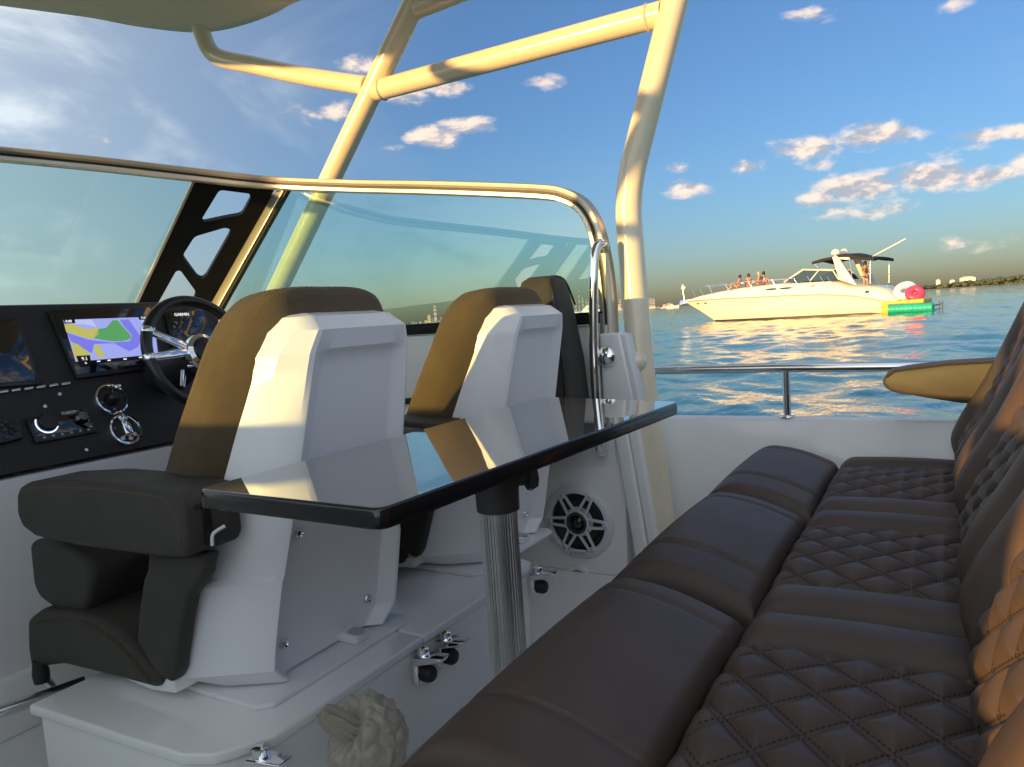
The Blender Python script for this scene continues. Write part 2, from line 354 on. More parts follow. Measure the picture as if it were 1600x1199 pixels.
# ------------------------------------------------------------------ water
def wave(x, y, r):
    z = np.zeros_like(x); R2 = np.random.default_rng(3)
    wd = math.atan2(-.75, -.65)
    for lam, amp, n in ((9., .026, 4), (4.5, .019, 6), (2.3, .013, 8), (1.2, .0065, 10), (.62, .003, 10)):
        for _ in range(n):
            l = lam*R2.uniform(.75, 1.35); th = wd+R2.normal(0, .55); k = 2*math.pi/l; ph = R2.uniform(0, 6.28)
            s = .5+.5*np.sin(k*(x*math.cos(th)+y*math.sin(th))+ph+.9*np.sin(.31*k*(x*math.sin(th)-y*math.cos(th))+ph*2))
            fade = np.clip(l*95/np.maximum(r, 1)-.25, 0, 1)
            z += amp*(s**1.7-.38)*fade*1.15
    return z
va = math.degrees(math.atan2(-_f[0], _f[1]))
ang = np.concatenate([np.linspace(-va-50, -va+75, 820), np.linspace(-va+75, -va+310, 60)[1:-1]])
ang = np.radians(ang); rr = [1.2]
while rr[-1] < 30000: rr.append(rr[-1]*(1.0125 if rr[-1] < 120 else 1.035))
rr = np.array(rr); AA, RR = np.meshgrid(ang, rr); WX = RR*np.sin(AA); WY = RR*np.cos(AA); WZ = wave(WX, WY, RR)
nr, na = AA.shape; co = np.stack([WX, WY, WZ], -1).reshape(-1, 3)
I, J = np.meshgrid(np.arange(nr-1), np.arange(na), indexing='ij'); J2 = (J+1) % na
q = np.stack([I*na+J, I*na+J2, (I+1)*na+J2, (I+1)*na+J], -1).reshape(-1, 4)[:, ::-1]
me = bpy.data.meshes.new('water'); me.vertices.add(len(co)); me.vertices.foreach_set('co', co.ravel())
me.loops.add(q.size); me.loops.foreach_set('vertex_index', q.ravel().astype(np.int32)); me.polygons.add(len(q))
me.polygons.foreach_set('loop_start', np.arange(0, q.size, 4, dtype=np.int32)); me.polygons.foreach_set('loop_total', np.full(len(q), 4, np.int32))
me.polygons.foreach_set('use_smooth', np.ones(len(q), bool)); me.update(); me.validate()
wm = bpy.data.materials.new('lagoon_water'); wm.use_nodes = True; t = wm.node_tree; qg = G(t); b = t.nodes['Principled BSDF']
co_ = qg.n('ShaderNodeTexCoord').outputs['Object']
b.inputs['Roughness'].default_value = .06; b.inputs['IOR'].default_value = 1.333
qg.lk(qg.mix(qg.ss(qg.noise(co_, .02, 4, .6), .35, .65), (.032, .145, .140, 1), (.060, .200, .172, 1)), b.inputs['Base Color'])
mp = qg.n('ShaderNodeMapping'); mp.inputs['Rotation'].default_value = (0, 0, .7); mp.inputs['Scale'].default_value = (1, .45, 1); qg.lk(co_, mp.inputs[0])
hh = qg.m('ADD', qg.m('MULTIPLY', qg.noise(mp.outputs[0], 1.7, 4, .6, .4), .10), qg.m('MULTIPLY', qg.noise(mp.outputs[0], 7, 4, .6, .3), .022))
bp = qg.n('ShaderNodeBump'); bp.inputs['Strength'].default_value = .40; bp.inputs['Distance'].default_value = 1.0; qg.lk(hh, bp.inputs['Height']); t.links.new(bp.outputs[0], b.inputs['Normal'])
tag(link('water', me, wm, None, (0, 0, 0)), 'choppy teal and blue lagoon water out to the horizon', 'water', kind='structure')
# ------------------------------------------------------------------ the boat we sit in: deck, side walls, gunwales
YC = .85                                   # centreline
def mir(y): return 2*YC-y
ZD = .30
tag(box('deck', -3.6, 1.3, mir(2.58), 2.58, ZD-.06, ZD, M['gelgrey']), 'pale cockpit deck under the seats and table', 'deck', kind='structure')
for side, (w, lab) in enumerate((('starboard', 'white cockpit side wall beyond the bench, with the steel rail on top'), ('port', 'white cockpit side wall behind the viewer'))):
    sg = (lambda y: y) if side == 0 else mir
    e = empty('cockpit_coaming', (0, sg(2.6), ZD), lab, 'boat side')
    pts = [(0, sg(2.575), ZD), (0, sg(2.575), .835), (0, sg(2.583), .85), (0, sg(2.60), .855), (0, sg(2.62), .85), (0, sg(2.63), .835), (0, sg(2.66), .3), (0, sg(2.55), -.3), (0, sg(2.5), -.3), (0, sg(2.56), ZD)]
    loft('liner', [[(x, p[1], p[2]+dz+(.15*side if p[2] > .8 else 0)) for p in pts] for x, dz in ((-1.02, 0), (-.4, 0), (.4, -.004), (1.4, -.02))], M['gel'], e)  # port top edge raised, unseen, to keep low sun off the bench seats
    hp = [(sg(2.62), -.4), (sg(2.655), .3), (sg(2.64), .83), (sg(2.60), .845), (sg(2.36), .845), (sg(2.36), .78), (sg(2.5), .25), (sg(2.5), -.4)]
    loft('side_deck', [[(x, p[0]+(YC-p[0])*k, p[1]+dz) for p in hp] for x, k, dz in ((-1.0, 0, 0), (-2.2, .02, .02), (-3.2, .08, .06), (-5.0, .5, .2))], M['gel'], e)
# starboard steel rail: one bent tube and its posts
rl = empty('side_rail', (-.5, 2.6, .855), 'polished steel tube rail along the cockpit side, beyond the bench', 'rail')
tube('rail_tube', [(-.985, 2.602, 1.022), (-.5, 2.6, 1.02), (.2, 2.6, 1.012), (1.2, 2.6, .995)], .0155, M['steel'], rl)
for px_ in (1230,):
    p = ony(px_, 640, 2.6)
    tube('rail_post', [(p[0], 2.6, .85), (p[0], 2.6, 1.01)], .0125, M['steel'], rl)
    lathe('post_foot', (p[0], 2.6, .853), (0, 0, 1), [(0, .006), (.022, .006), (.026, .003), (.027, 0)], M['chrome'], rl, 20)
tube('rail_post', [(.62, 2.6, .85), (.62, 2.6, .995)], .0125, M['steel'], rl)
# side walls that carry the windscreen
WY0 = 2.38
def side_wall(sg, lab):
    e = empty('windscreen_side_wall', (-2, sg(2.4), ZD), lab, 'side wall')
    prof = [(-3.35, ZD), (-.985, ZD), (-.975, .6), (-.99, 1.205), (-3.35, 1.205)]
    extr('wall_panel', [(x, sg(WY0), z) for x, z in prof], (0, .06*(1 if sg(1) == 1 else -1), 0), M['gel'], e, .006)
    sgn = 1 if sg(1) == 1 else -1
    # rounded jamb at the aft end of the wall, two shallow steps
    for x0, x1, dy in ((-1.004, -.955, -.018), (-.953, -.918, -.006)):
        hexa('jamb', [(x0+.07, sg(WY0)+sgn*dy, ZD), (x1+.07, sg(WY0)+sgn*dy, ZD), (x1+.07, sg(WY0)+sgn*.07, ZD), (x0+.07, sg(WY0)+sgn*.07, ZD)],
             [(x0-.02, sg(WY0)+sgn*dy, 1.02), (x1-.02, sg(WY0)+sgn*dy, 1.02), (x1-.02, sg(WY0)+sgn*.07, 1.02), (x0-.02, sg(WY0)+sgn*.07, 1.02)], M['gel'], e, .007)
    return e
sw = side_wall(lambda y: y, 'white side wall with the round speaker, below the tinted side window')
sw2 = side_wall(mir, 'white side wall on the near side of the helm')
box('sun_blocker', -.93, -.63, mir(2.44), mir(2.38), ZD, 1.22, M['gel'], sw2, .01)  # unseen panel added to block the sun from the farther backrests
# rub strip rail low on the wall, seen between the chairs
box('trim_bar', -3.2, -1.35, WY0-.02, WY0-.002, .925, .95, M['black'], sw, .004)
# hinge housing beside the window, with its chrome latch knob
p0 = ony(940, 532, 2.36); p1 = ony(988, 620, 2.36)
hexa('hinge_housing', [(-1.02, 2.33, .93), (-.905, 2.33, .93), (-.90, 2.40, .93), (-1.02, 2.40, .93)], [(-1.02, 2.33, 1.175), (-.945, 2.33, 1.175), (-.935, 2.40, 1.175), (-1.02, 2.40, 1.175)], M['gel'], sw, .008)
hexa('housing_flange', [(-.904, 2.336, .93), (-.885, 2.336, .93), (-.885, 2.40, .93), (-.899, 2.40, .93)], [(-.944, 2.336, 1.17), (-.925, 2.336, 1.17), (-.925, 2.40, 1.17), (-.934, 2.40, 1.17)], M['gelgrey'], sw, .004)
pk = ony(947, 557, 2.325)
kb = lathe('latch_knob', pk, (0, -1, 0), [(.036, -.006), (.037, .004), (.033, .012), (.026, .017), (0, .02)], M['chrome'], sw, 28)
lathe('knob_bore', (pk[0]+.004, pk[1]-.022, pk[2]+.01), (0, -1, 0), [(.010, 0), (.011, .004), (.007, .006), (0, .003)], M['steel'], kb, 16)
# small round light under the speaker
pl = ony(905, 903, WY0)
rf = empty('courtesy_light', (pl[0], WY0, pl[2]), 'small round pale light in the side wall below the speaker', 'light')
lathe('bezel', pl, (0, -1, 0), [(.048, -.002), (.05, .004), (.046, .008), (.034, .009), (.030, .004)], M['gelgrey'], rf, 28)
lathe('lens', pl, (0, -1, 0), [(.030, .003), (.02, .007), (0, .008)], M['alu'], rf, 24)
# ------------------------------------------------------------------ speaker
sp = ony(905, 815, WY0); spr = np.linalg.norm(ony(905, 757, WY0)-ony(905, 872, WY0))/2
spk = empty('wall_speaker', (sp[0], WY0, sp[2]), 'round white spoked marine speaker on the side wall by the bench', 'speaker')
nS = (0, -1, 0); aS, bS, _ = basis(nS)
def sdisc(r, a, h): return sp+aS*r*math.cos(a)+bS*r*math.sin(a)+np.array([0, -h, 0])
lathe('outer_ring', sp, nS, [(spr, -.004), (spr*1.0, .006), (spr*.95, .016), (spr*.86, .022), (spr*.80, .022), (spr*.77, .016), (spr*.77, .0)], M['spkw'], spk, 64)
lathe('surround', sp, nS, [(spr*.77, .002), (spr*.72, .010), (spr*.66, .012), (spr*.60, .006)], M['black'], spk, 48)
lathe('cone', sp, nS, [(spr*.62, .006), (spr*.40, -.0), (spr*.26, -.002)], M['cone'], spk, 48)
lathe('hub_ring', sp, nS, [(spr*.21, .016), (spr*.22, .028), (spr*.26, .031), (spr*.29, .026), (spr*.29, .012)], M['cone'], spk, 40)
lathe('dust_cap', sp, nS, [(spr*.21, .014), (spr*.15, .024), (spr*.08, .029), (0, .030)], M['gloss'], spk, 32)
for k in range(6):
    a = math.radians(60*k)
    for s in (-1, 1):
        p_in = sdisc(spr*.31, a+s*.38, .023); p_out = sdisc(spr*.79, a+s*.10, .024)
        d = p_out-p_in; w = np.cross(d/np.linalg.norm(d), np.array(nS))*spr*.035; th = np.array([0, .008, 0])
        hexa('spoke', [p_in-w+th, p_out-w+th, p_out+w+th, p_in+w+th], [p_in-w, p_out-w, p_out+w, p_in+w], M['spkw'], spk, .0012, 2)
    c = sdisc(spr*.80, a, .018)
    lathe('screw_boss', c, nS, [(spr*.085, -.004), (spr*.085, .007), (spr*.06, .010), (spr*.045, .004), (0, .004)], M['spkw'], spk, 18)
    lathe('screw', c, nS, [(spr*.04, .003), (spr*.04, .007), (spr*.02, .009), (0, .007)], M['steel'], spk, 12)
lathe('hub_trim', sp, nS, [(spr*.28, .014), (spr*.30, .026), (spr*.335, .026), (spr*.345, .016)], M['spkw'], spk, 40)
hexa('badge', [sdisc(spr*.86, math.radians(x), .021) for x in (-104, -76)]+[sdisc(spr*.74, math.radians(x), .021) for x in (-72, -108)],
     [sdisc(spr*.86, math.radians(x), .026) for x in (-104, -76)]+[sdisc(spr*.74, math.radians(x), .026) for x in (-72, -108)], M['spkw'], spk, .001, 2)
text('lettering', 'JL AUDIO', spr*.11, sdisc(spr*.80, math.radians(-90), .0268), (1, 0, 0), (0, 0, 1), M['greyprint'], spk)
# ------------------------------------------------------------------ windscreen
def windscreen():
    ws = empty('windscreen', (-2.2, 2.4, 1.235), 'wraparound tinted windscreen with gold-lit alloy frame ahead of the chairs', 'windscreen')
    PY = 2.40
    side = [ony(958, 640, PY), ony(955, 540, PY), ony(950, 450, PY), ony(942, 395, PY), ony(931, 352, PY), ony(912, 321, PY), ony(884, 305, PY), ony(850, 299, PY), ony(760, 295, PY), ony(660, 292, PY), ony(550, 290, PY)]
    side[0][2] = 1.0
    zt = [(440, 286, 1.905), (380, 281, 1.92), (300, 272, 1.94), (150, 255, 1.965), (0, 240, 1.985), (-120, 228, 1.99)]
    top = [onz(*q) for q in zt]
    half = [np.array(p) for p in side+top if p[1] > YC+.05]
    half = catmull(half, 5); apex = np.array([half[-1][0]-.06, YC, half[-1][2]])
    full = half+[apex]+[np.array([p[0], mir(p[1]), p[2]]) for p in half[::-1]]
    cen = np.array([-1.3, YC, 0]); nrm = []
    for i, p in enumerate(full):
        t = full[min(i+1, len(full)-1)]-full[max(i-1, 0)]; 
        h = np.array([t[1], -t[0], 0]); 
        if np.linalg.norm(h[:2]) < .3*np.linalg.norm(t): h = np.array([0, 1., 0]) if p[1] > YC else np.array([0, -1., 0])
        h /= np.linalg.norm(h)
        if np.dot(h, p-cen) < 0: h = -h
        nrm.append(h)
    # smooth the normals
    for _ in range(3): nrm = [nrm[0]]+[(nrm[i-1]+nrm[i]+nrm[i+1])/3 for i in range(1, len(nrm)-1)]+[nrm[-1]]
    sweep('outer_frame', full, [(-.022, -.020), (-.018, -.026), (-.006, -.028), (.002, -.022), (.002, .022), (-.022, .022)], M['frame'], ws, nrm)
    sweep('seal', full, [(.002, -.018), (.011, -.018), (.011, .016), (.002, .016)], M['black'], ws, nrm)
    sweep('inner_frame', full, [(.011, -.022), (.014, -.027), (.026, -.026), (.030, -.020), (.030, .018), (.011, .018)], M['frame'], ws, nrm)
    # mullion line, side pane
    mt = np.array(onz(441, 296, 1.889)); mb = np.array(ony(344, 470, 2.32)); md = mb-mt; mbb = mt+md*1.42
    sidept = [p for p in half if p[1] > 2.36 and p[0] > mt[0]]
    poly = [p+np.array([0, 0, -.012]) for p in sidept[1:] if p[2] > 1.22]+[mt, mbb]
    poly = [np.array([p[0], PY, p[2]]) for p in poly]; poly[-1][1] = PY-.02; poly[-2][1] = PY-.01
    poly = [np.array([poly[0][0], PY, 1.22])]+poly
    extr('side_pane', poly, (0, .008, 0), M['glass_s'], ws)
    extr('side_pane', [np.array([p[0], mir(p[1]), p[2]]) for p in poly], (0, -.008, 0), M['glass_s'], ws)
    for sg in (lambda y: y, mir):
        box('sill', -3.25, -1.05, min(sg(2.365), sg(2.425)), max(sg(2.365), sg(2.425)), 1.207, 1.243, M['truss'], ws, .004)
        tube('sill_bead', [(-3.2, sg(2.372), 1.247), (-1.02, sg(2.372), 1.247)], .004, M['black'], ws, 8)
        a = np.array([mt[0], sg(mt[1]), mt[2]]); c = np.array([mbb[0], sg(mbb[1]), mbb[2]]); dd = np.array([.062, 0, .022])
        yy = np.array([0, .02 if sg(1) == 1 else -.02, 0])
        hexa('mullion', [a-dd-yy, a+dd-yy, a+dd+yy, a-dd+yy], [c-dd-yy, c+dd-yy, c+dd+yy, c-dd+yy], M['frame'], ws, .006)
        hexa('mullion_seal', [a+dd*1.02-yy*.6, a+dd*1.45-yy*.6, a+dd*1.45+yy*.6, a+dd*1.02+yy*.6], [c+dd*1.02-yy*.6, c+dd*1.45-yy*.6, c+dd*1.45+yy*.6, c+dd*1.02+yy*.6], M['black'], ws, .002)
    # black truss bracket between side and front glass: plate with three openings
    pl0 = np.array(onz(425, 292, 1.90)); pl1 = np.array(ony(330, 472, 2.30)); pl2 = np.array(onz(215, 474, 1.43)); nn_ = np.cross(pl1-pl0, pl2-pl0); nn_ /= np.linalg.norm(nn_)
    if nn_[0] < 0: nn_ = -nn_
    pp = lambda x, y: onp(x, y, pl0, nn_)
    outer = [(306, 279), (432, 291), (330, 474), (302, 520), (186, 520), (213, 474)]
    holes = [[(343, 297), (390, 303), (392, 310), (378, 336), (350, 341), (318, 348), (315, 343)],
             [(304, 370), (352, 356), (361, 359), (358, 368), (322, 432), (315, 437), (308, 433), (287, 404), (287, 397)],
             [(275, 424), (282, 423), (306, 456), (304, 466), (296, 482), (280, 512), (225, 512), (247, 474)]]
    bm = bmesh.new(); th = -nn_*.035
    def rg(pts, off): return [bm.verts.new(tuple(pp(*p)+off)) for p in pts]
    def rnd(pts, k=3):
        o = []
        for i in range(len(pts)):
            a, p, c = [np.array(pts[j % len(pts)], float) for j in (i-1, i, i+1)]
            la, lc = np.linalg.norm(a-p), np.linalg.norm(c-p); d = min(6, la*.4, lc*.4); q0, q1 = p+(a-p)/la*d, p+(c-p)/lc*d
            for j in range(k+1): s = j/k; o.append(tuple((1-s)**2*q0+2*s*(1-s)*p+s*s*q1))
        return o
    holes = [rnd(h) for h in holes]
    for off in (np.zeros(3), th):
        ed = []
        for pts in [outer]+holes:
            r = rg(pts, off)
            for i in range(len(r)): ed.append(bm.edges.new((r[i], r[(i+1) % len(r)])))
        bmesh.ops.triangle_fill(bm, use_beauty=True, use_dissolve=False, edges=ed)
    bm.verts.ensure_lookup_table(); o = 0; tot = sum(len(x) for x in [outer]+holes); V = list(bm.verts)
    for pts in [outer]+holes:
        n = len(pts)
        for i in range(n): bm.faces.new((V[o+i], V[o+(i+1) % n], V[tot+o+(i+1) % n], V[tot+o+i]))
        o += n
    tr_ = frombm('truss_bracket', bm, M['truss'], ws, 30)
    m2 = tr_.data.copy(); m2.transform(Matrix(((1, 0, 0, 0), (0, -1, 0, 2*YC-2*2.4), (0, 0, 1, 0), (0, 0, 0, 1)))); m2.flip_normals()
    o2 = bpy.data.objects.new('truss_bracket', m2); COL.objects.link(o2); o2.parent = ws
    # ribbed edge strip of the bracket
    tube('bracket_bead', [pp(303, 281)+nn_*.004, pp(212, 476)+nn_*.004, pp(190, 520)+nn_*.004], .007, M['frame'], ws, 8)
    # front pane, swept round to the other side
    tl = [np.array(p)+np.array([0, 0, -.03]) for p in half if p[1] < 2.09]
    tpt = [pp(303, 283)]+tl; tpt = tpt+[apex+np.array([0, 0, -.03])]
    bpt = []
    b0 = pp(190, 520)
    for p in tpt:
        s = (p[1]-YC)/(tpt[0][1]-YC); bpt.append(np.array([b0[0]-.02-(1-s*s)*.30, YC+(b0[1]-YC)*s, b0[2]]))
    tpt = tpt+[np.array([p[0], mir(p[1]), p[2]]) for p in tpt[:-1][::-1]]; bpt = bpt+[np.array([p[0], mir(p[1]), p[2]]) for p in bpt[:-1][::-1]]
    off = np.array([-.007, 0, .004])
    loft('front_pane', [[a, c, c+off, a+off] for a, c in zip(tpt, bpt)], M['glass_f'], ws)
    # chrome grab handle beside the aft edge of the window
    gp = [ony(944, 390, 2.38), ony(940, 381, 2.34), ony(932, 388, 2.315), ony(928, 420, 2.30), ony(928, 540, 2.30), ony(934, 655, 2.30), ony(937, 700, 2.32), ony(944, 708, 2.37)]
    tube('grab_handle', catmull(gp, 6), .0165, M['chrome'], ws)
    return ws
windscreen()
# ------------------------------------------------------------------ hardtop and its pipe frame
PR = .046; PYY = 2.47
fr = empty('hardtop', (-.89, PYY, ZD), 'cream hardtop overhead on its powder-coated pipe frame', 'hardtop')
def mp_(x, y): return ony(x, y, PYY)
kb_ = ony(1032, 790, 2.44)
for sg, nm in ((lambda y: y, 0), (mir, 1)):
    Q = lambda p: np.array([p[0], sg(p[1]), p[2]])
    k0, k1, k2 = mp_(1055, 0), mp_(979, 300), mp_(1003, 560)
    up_ = k0+(k0-k1)*.42
    tube('aft_post', fillet([Q((kb_[0]+.01, 2.45, ZD)), Q((kb_[0], 2.45, .5)), Q((k2[0], 2.45, k2[2])), Q(k1), Q(up_)], .12, 8), PR, M['pipe'], fr, 24)
    m0, m1 = mp_(650, 0), mp_(430, 460); dirm = (m1-m0)
    tube('raked_post', [Q(m0-dirm*.06), Q(m1+dirm*.38)], PR, M['pipe'], fr, 24)
    jl, jr = mp_(585, 143), mp_(1035, 22)
    tube('side_bar', [Q(jl), Q(jr)], PR*.92, M['pipe'], fr, 24)
    uj = mp_(652, 12); tube('upper_bar', [Q(uj), Q((-.70, PYY-.05, uj[2]+.02))], PR*.92, M['pipe'], fr, 24)
    c0 = np.array(onz(312, 40, 2.64)); c1 = ony(335, 86, 2.36); c2 = ony(400, 103, 2.40)
    tube('curved_strut', catmull([Q(c0+np.array([.02, -.03, .12])), Q(c0), Q(c1), Q(c2), Q(ony(480, 120, 2.44)), Q(mp_(572, 134))], 8), PR*.85, M['pipe'], fr, 24)
    # welds: small collars where the bars meet the posts
    dj = (jr-jl)/np.linalg.norm(jr-jl)
    for c, d in ((jl+dj*.045, dj), (jr-dj*.05, dj)):
        tube('weld_collar', [Q(c-dj*.006), Q(c), Q(c+dj*.006)], [PR*.93, PR*1.02, PR*.93], M['pipe'], fr, 24)
    if nm == 0:
        # ball bracket fixing the post to the wall housing
        pb = ony(991, 566, 2.39); lathe('ball_bracket', pb+np.array([0, .02, 0]), (0, -1, 0), [(.034, -.03), (.036, 0), (.033, .018), (.022, .03), (0, .035)], M['pipe'], fr, 24)
    d2 = up_-k1
# hardtop: shallow tray with rounded rim
HZ = 2.62
oc = [onz(490, -2, HZ), onz(440, 22, HZ), onz(400, 38, HZ), onz(350, 51, HZ), onz(300, 54, HZ), onz(220, 45, HZ), onz(150, 32, HZ), onz(70, 21, HZ), onz(0, 12, HZ), onz(-80, 2, HZ)]
stb = [np.array([-.62, 2.2, HZ]), np.array([-.68, 2.32, HZ]), np.array([-.9, 2.38, HZ]), np.array([-1.3, 2.39, HZ])]+[np.array(p) for p in oc]
stb = [p for p in stb if p[1] > YC+.05]; stb = catmull(stb, 4)
ol = stb+[np.array([stb[-1][0]-.05, YC, HZ])]+[np.array([p[0], mir(p[1]), HZ]) for p in stb[::-1]]
cenh = np.mean(ol, 0)
def ringh(k, z): return [np.array([cenh[0]+(p[0]-cenh[0])*k, cenh[1]+(p[1]-cenh[1])*k, z]) for p in ol]
ht = fr
loft('roof_shell', [ringh(.60, HZ+.11), ringh(.82, HZ+.07), ringh(.90, HZ+.035), ringh(.955, HZ+.006), ringh(.985, HZ), ringh(1.0, HZ+.022), ringh(1.004, HZ+.06), ringh(.985, HZ+.10), ringh(.9, HZ+.145), ringh(.5, HZ+.19)], M['top'], ht, True, 60)
# ------------------------------------------------------------------ helm console and dash
hc = empty('helm_console', (-2.1, .9, ZD), 'white helm console under the black instrument dash', 'helm console')
nu = np.array([.2, 0, .08]); nu /= np.linalg.norm(nu); pu = np.array([-2.05, 0, 1.17])
nl = np.array([.22, 0, .10]); nl /= np.linalg.norm(nl)
zc = .5*(onp(30, 612, pu, nu)[2]+onp(250, 577, pu, nu)[2]); zt_ = .5*(onp(20, 481, pu, nu)[2]+onp(310, 470, pu, nu)[2])
def xu(z): return pu[0]-(z-pu[2])*nu[2]/nu[0]
pl_ = np.array([xu(zc), 0, zc])
zb_ = .5*(onp(20, 741, pl_, nl)[2]+onp(270, 690, pl_, nl)[2])
def xl(z): return pl_[0]-(z-zc)*nl[2]/nl[0]
yR = onp(333, 500, pu, nu)[1]+.02; yL = .12
extr('dash_panel', [(xl(zb_), yL, zb_), (xu(zc), yL, zc), (xu(zt_), yL, zt_), (xu(zt_)-.03, yL, zt_+.004), (-2.9, yL, zt_-.02), (-2.9, yL, zb_), ], (0, yR-yL, 0), M['dash'], hc, .005)
extr('console_body', [(-2.85, yL+.01, ZD), (xl(zb_)-.09, yL+.01, ZD), (xl(zb_)-.05, yL+.01, .62), (xl(zb_)-.012, yL+.01, zb_-.012), (-2.85, yL+.01, zb_-.012)], (0, yR-yL-.02, 0), M['gelgrey'], hc, .01)
zs = onx(15, 1056, xl(zb_)-.07)[2]
box('kick_panel', -2.4, xl(zb_)-.045, yL+.05, yR-.05, ZD, max(zs, ZD+.06), M['gel'], hc, .006)
uP = lambda x, y, h=0: onp(x, y, pu, nu)+nu*h
lP = lambda x, y, h=0: onp(x, y, pl_, nl)+nl*h
def plate(name, f, pts, h0, h1, m, parent, bev=0): return extr(name, [f(*p, h0) for p in pts], (np.array(f(*pts[0], h1))-np.array(f(*pts[0], h0))), m, parent, bev, 2)
cr = lambda pts: [(x/4, 450+y/4) for x, y in pts]
# left blank display, big chart plotter, small display behind the wheel
ld = empty('blank_display', tuple(uP(20, 560)), 'switched-off black display at the left end of the dash', 'screen')
plate('bezel', uP, [(-90, 510), (26, 498), (64, 602), (-60, 612)], 0, .008, M['plastic'], ld, .003)
plate('screen_glass', uP, [(-84, 516), (22, 504), (56, 596), (-56, 606)], .0075, .010, M['gloss'], ld, .001)
cp = empty('chart_plotter', tuple(uP(165, 585)), 'lit chart plotter showing a violet, green and yellow sea chart', 'screen')
plate('bezel', uP, [(71, 487), (236, 478), (254, 577), (118, 594)], 0, .010, M['plastic'], cp, .004)
plate('screen_glass', uP, [(77, 491), (232, 483), (248, 571), (118, 588)], .0095, .0115, M['gloss'], cp, .001)
ch = plate('chart', uP, cr([(383, 212), (925, 192), (955, 260), (975, 428), (460, 472)]), .0115, .0122, M['sc_sea2'], cp)
def reg(name, pts, m, h): plate(name, uP, cr(pts), .0122+h*.0003, .0122+(h+1)*.0003, m, ch)
reg('deep_water', [(405, 292), (545, 337), (690, 352), (800, 345), (812, 305), (765, 255), (735, 212), (790, 208), (868, 318), (850, 380), (795, 408), (700, 357), (575, 362), (560, 420), (432, 346)], M['sc_sea'], 0)
reg('shoal', [(450, 212), (560, 208), (592, 256), (520, 240), (455, 236)], M['sc_lav'], 0)
reg('shoal', [(860, 205), (915, 200), (945, 262), (905, 262)], M['sc_lav'], 0)
reg('island', [(690, 214), (722, 214), (752, 252), (806, 310), (800, 331), (750, 345), (690, 345), (620, 336), (568, 326), (600, 268), (650, 262)], M['sc_green'], 1)
reg('land', [(388, 240), (440, 237), (520, 270), (602, 262), (602, 300), (572, 328), (540, 328), (400, 287)], M['sc_yel'], 1)
reg('land', [(430, 352), (470, 362), (545, 420), (560, 458), (462, 468)], M['sc_yel'], 1)
reg('islet', [(575, 372), (600, 366), (640, 428), (636, 452), (602, 442), (577, 402)], M['sc_yel'], 1)
reg('data_box', [(384, 212), (452, 208), (458, 232), (392, 236)], M['sc_blk'], 2); reg('data_box', [(848, 190), (922, 186), (932, 208), (858, 212)], M['sc_blk'], 2); reg('data_box', [(462, 438), (548, 432), (558, 500), (488, 506)], M['sc_blk'], 2)
reg('menu_bar', [(555, 466), (975, 424), (982, 445), (560, 486)], M['sc_blk'], 2)
ur = np.array([0, 1, 0]); uu_ = np.array([-nu[2], 0, nu[0]])
for s, x, y, sz in (('0.00', 415, 222, .010), ('1166', 884, 199, .010), ('9.1', 515, 455, .014), ('ft', 522, 482, .008)):
    text('lettering', s, sz, uP(x/4, 450+y/4, .0136), ur, uu_, M['sc_txt'], cp)
text('lettering', 'GARMIN', .013, uP(197, 572, .0119), ur, uu_, M['greyprint'], cp)
for x, y in ((600, 470), (665, 464), (765, 456), (862, 445), (925, 438)): plate('menu_mark', uP, [(x/4-2, 450+y/4-.6), (x/4+3, 450+y/4-1), (x/4+3, 450+y/4+.8), (x/4-2, 450+y/4+1.2)], .0133, .0136, M['sc_txt'], cp)
sd_ = empty('small_display', tuple(uP(300, 535)), 'small dark display partly hidden behind the steering wheel', 'screen')
plate('bezel', uP, [(254, 488), (316, 484), (336, 535), (268, 545)], 0, .009, M['plastic'], sd_, .003)
plate('screen_glass', uP, [(259, 491), (313, 487), (331, 531), (272, 541)], .0085, .0105, M['gloss'], sd_, .001)
text('lettering', 'GARMIN', .014, uP(281, 494, .0108), ur, uu_, M['sc_txt'], sd_)
for i in range(14):
    x, y = 266+random.random()*45, 503+random.random()*20
    plate('readout_mark', uP, [(x, y), (x+3, y-.3), (x+3, y+1.2), (x, y+1.5)], .0105, .0109, M['greyprint'], sd_)
# row of grey rocker buttons along the crease
for i, (x, y) in enumerate(((-14, 617), (4, 614), (23, 611.5), (43, 609), (62, 606.5), (82, 604), (101, 601.5))):
    plate('rocker_switch', uP, [(x-7, y-1.5), (x+7, y-3.5), (x+7.5, y+.5), (x-6.5, y+2.5)], .0, .008, M['alu'], hc, .0015)
for x, y in ((93, 616), (135, 703), (70, 635)): lathe('dash_screw', lP(x, y), nl, [(.005, 0), (.005, .0015), (.003, .0022), (0, .0012)], M['steel'], hc, 10)
lr = ur; lu_ = np.array([-nl[2], 0, nl[0]])
# stereo
st = empty('marine_stereo', tuple(lP(95, 690)), 'black marine stereo with a lit dial on the lower dash', 'stereo')
plate('face', lP, [(37, 655), (134, 641), (151, 677), (54, 695)], 0, .009, M['plastic'], st, .003)
plate('display_glass', lP, [(42, 657), (131, 644), (144, 670), (56, 686)], .0085, .0105, M['gloss'], st, .001)
k1 = lP(70, 664); lathe('dial', k1, nl, [(.024, .008), (.024, .022), (.021, .026), (0, .026)], M['plastic'], st, 28)
tube('dial_light', [k1+nl*.012+(lr*math.cos(a)+lu_*math.sin(a))*.0265 for a in np.linspace(math.radians(150), math.radians(330), 24)], .0016, M['led'], st, 6)
lathe('side_knob', lP(124, 655), nl, [(.020, .008), (.019, .018), (.012, .024), (0, .024)], M['gloss'], st, 24)
text('lettering', 'FUSION', .012, lP(106, 647.5, .0108), lr, lu_, M['white'], st)
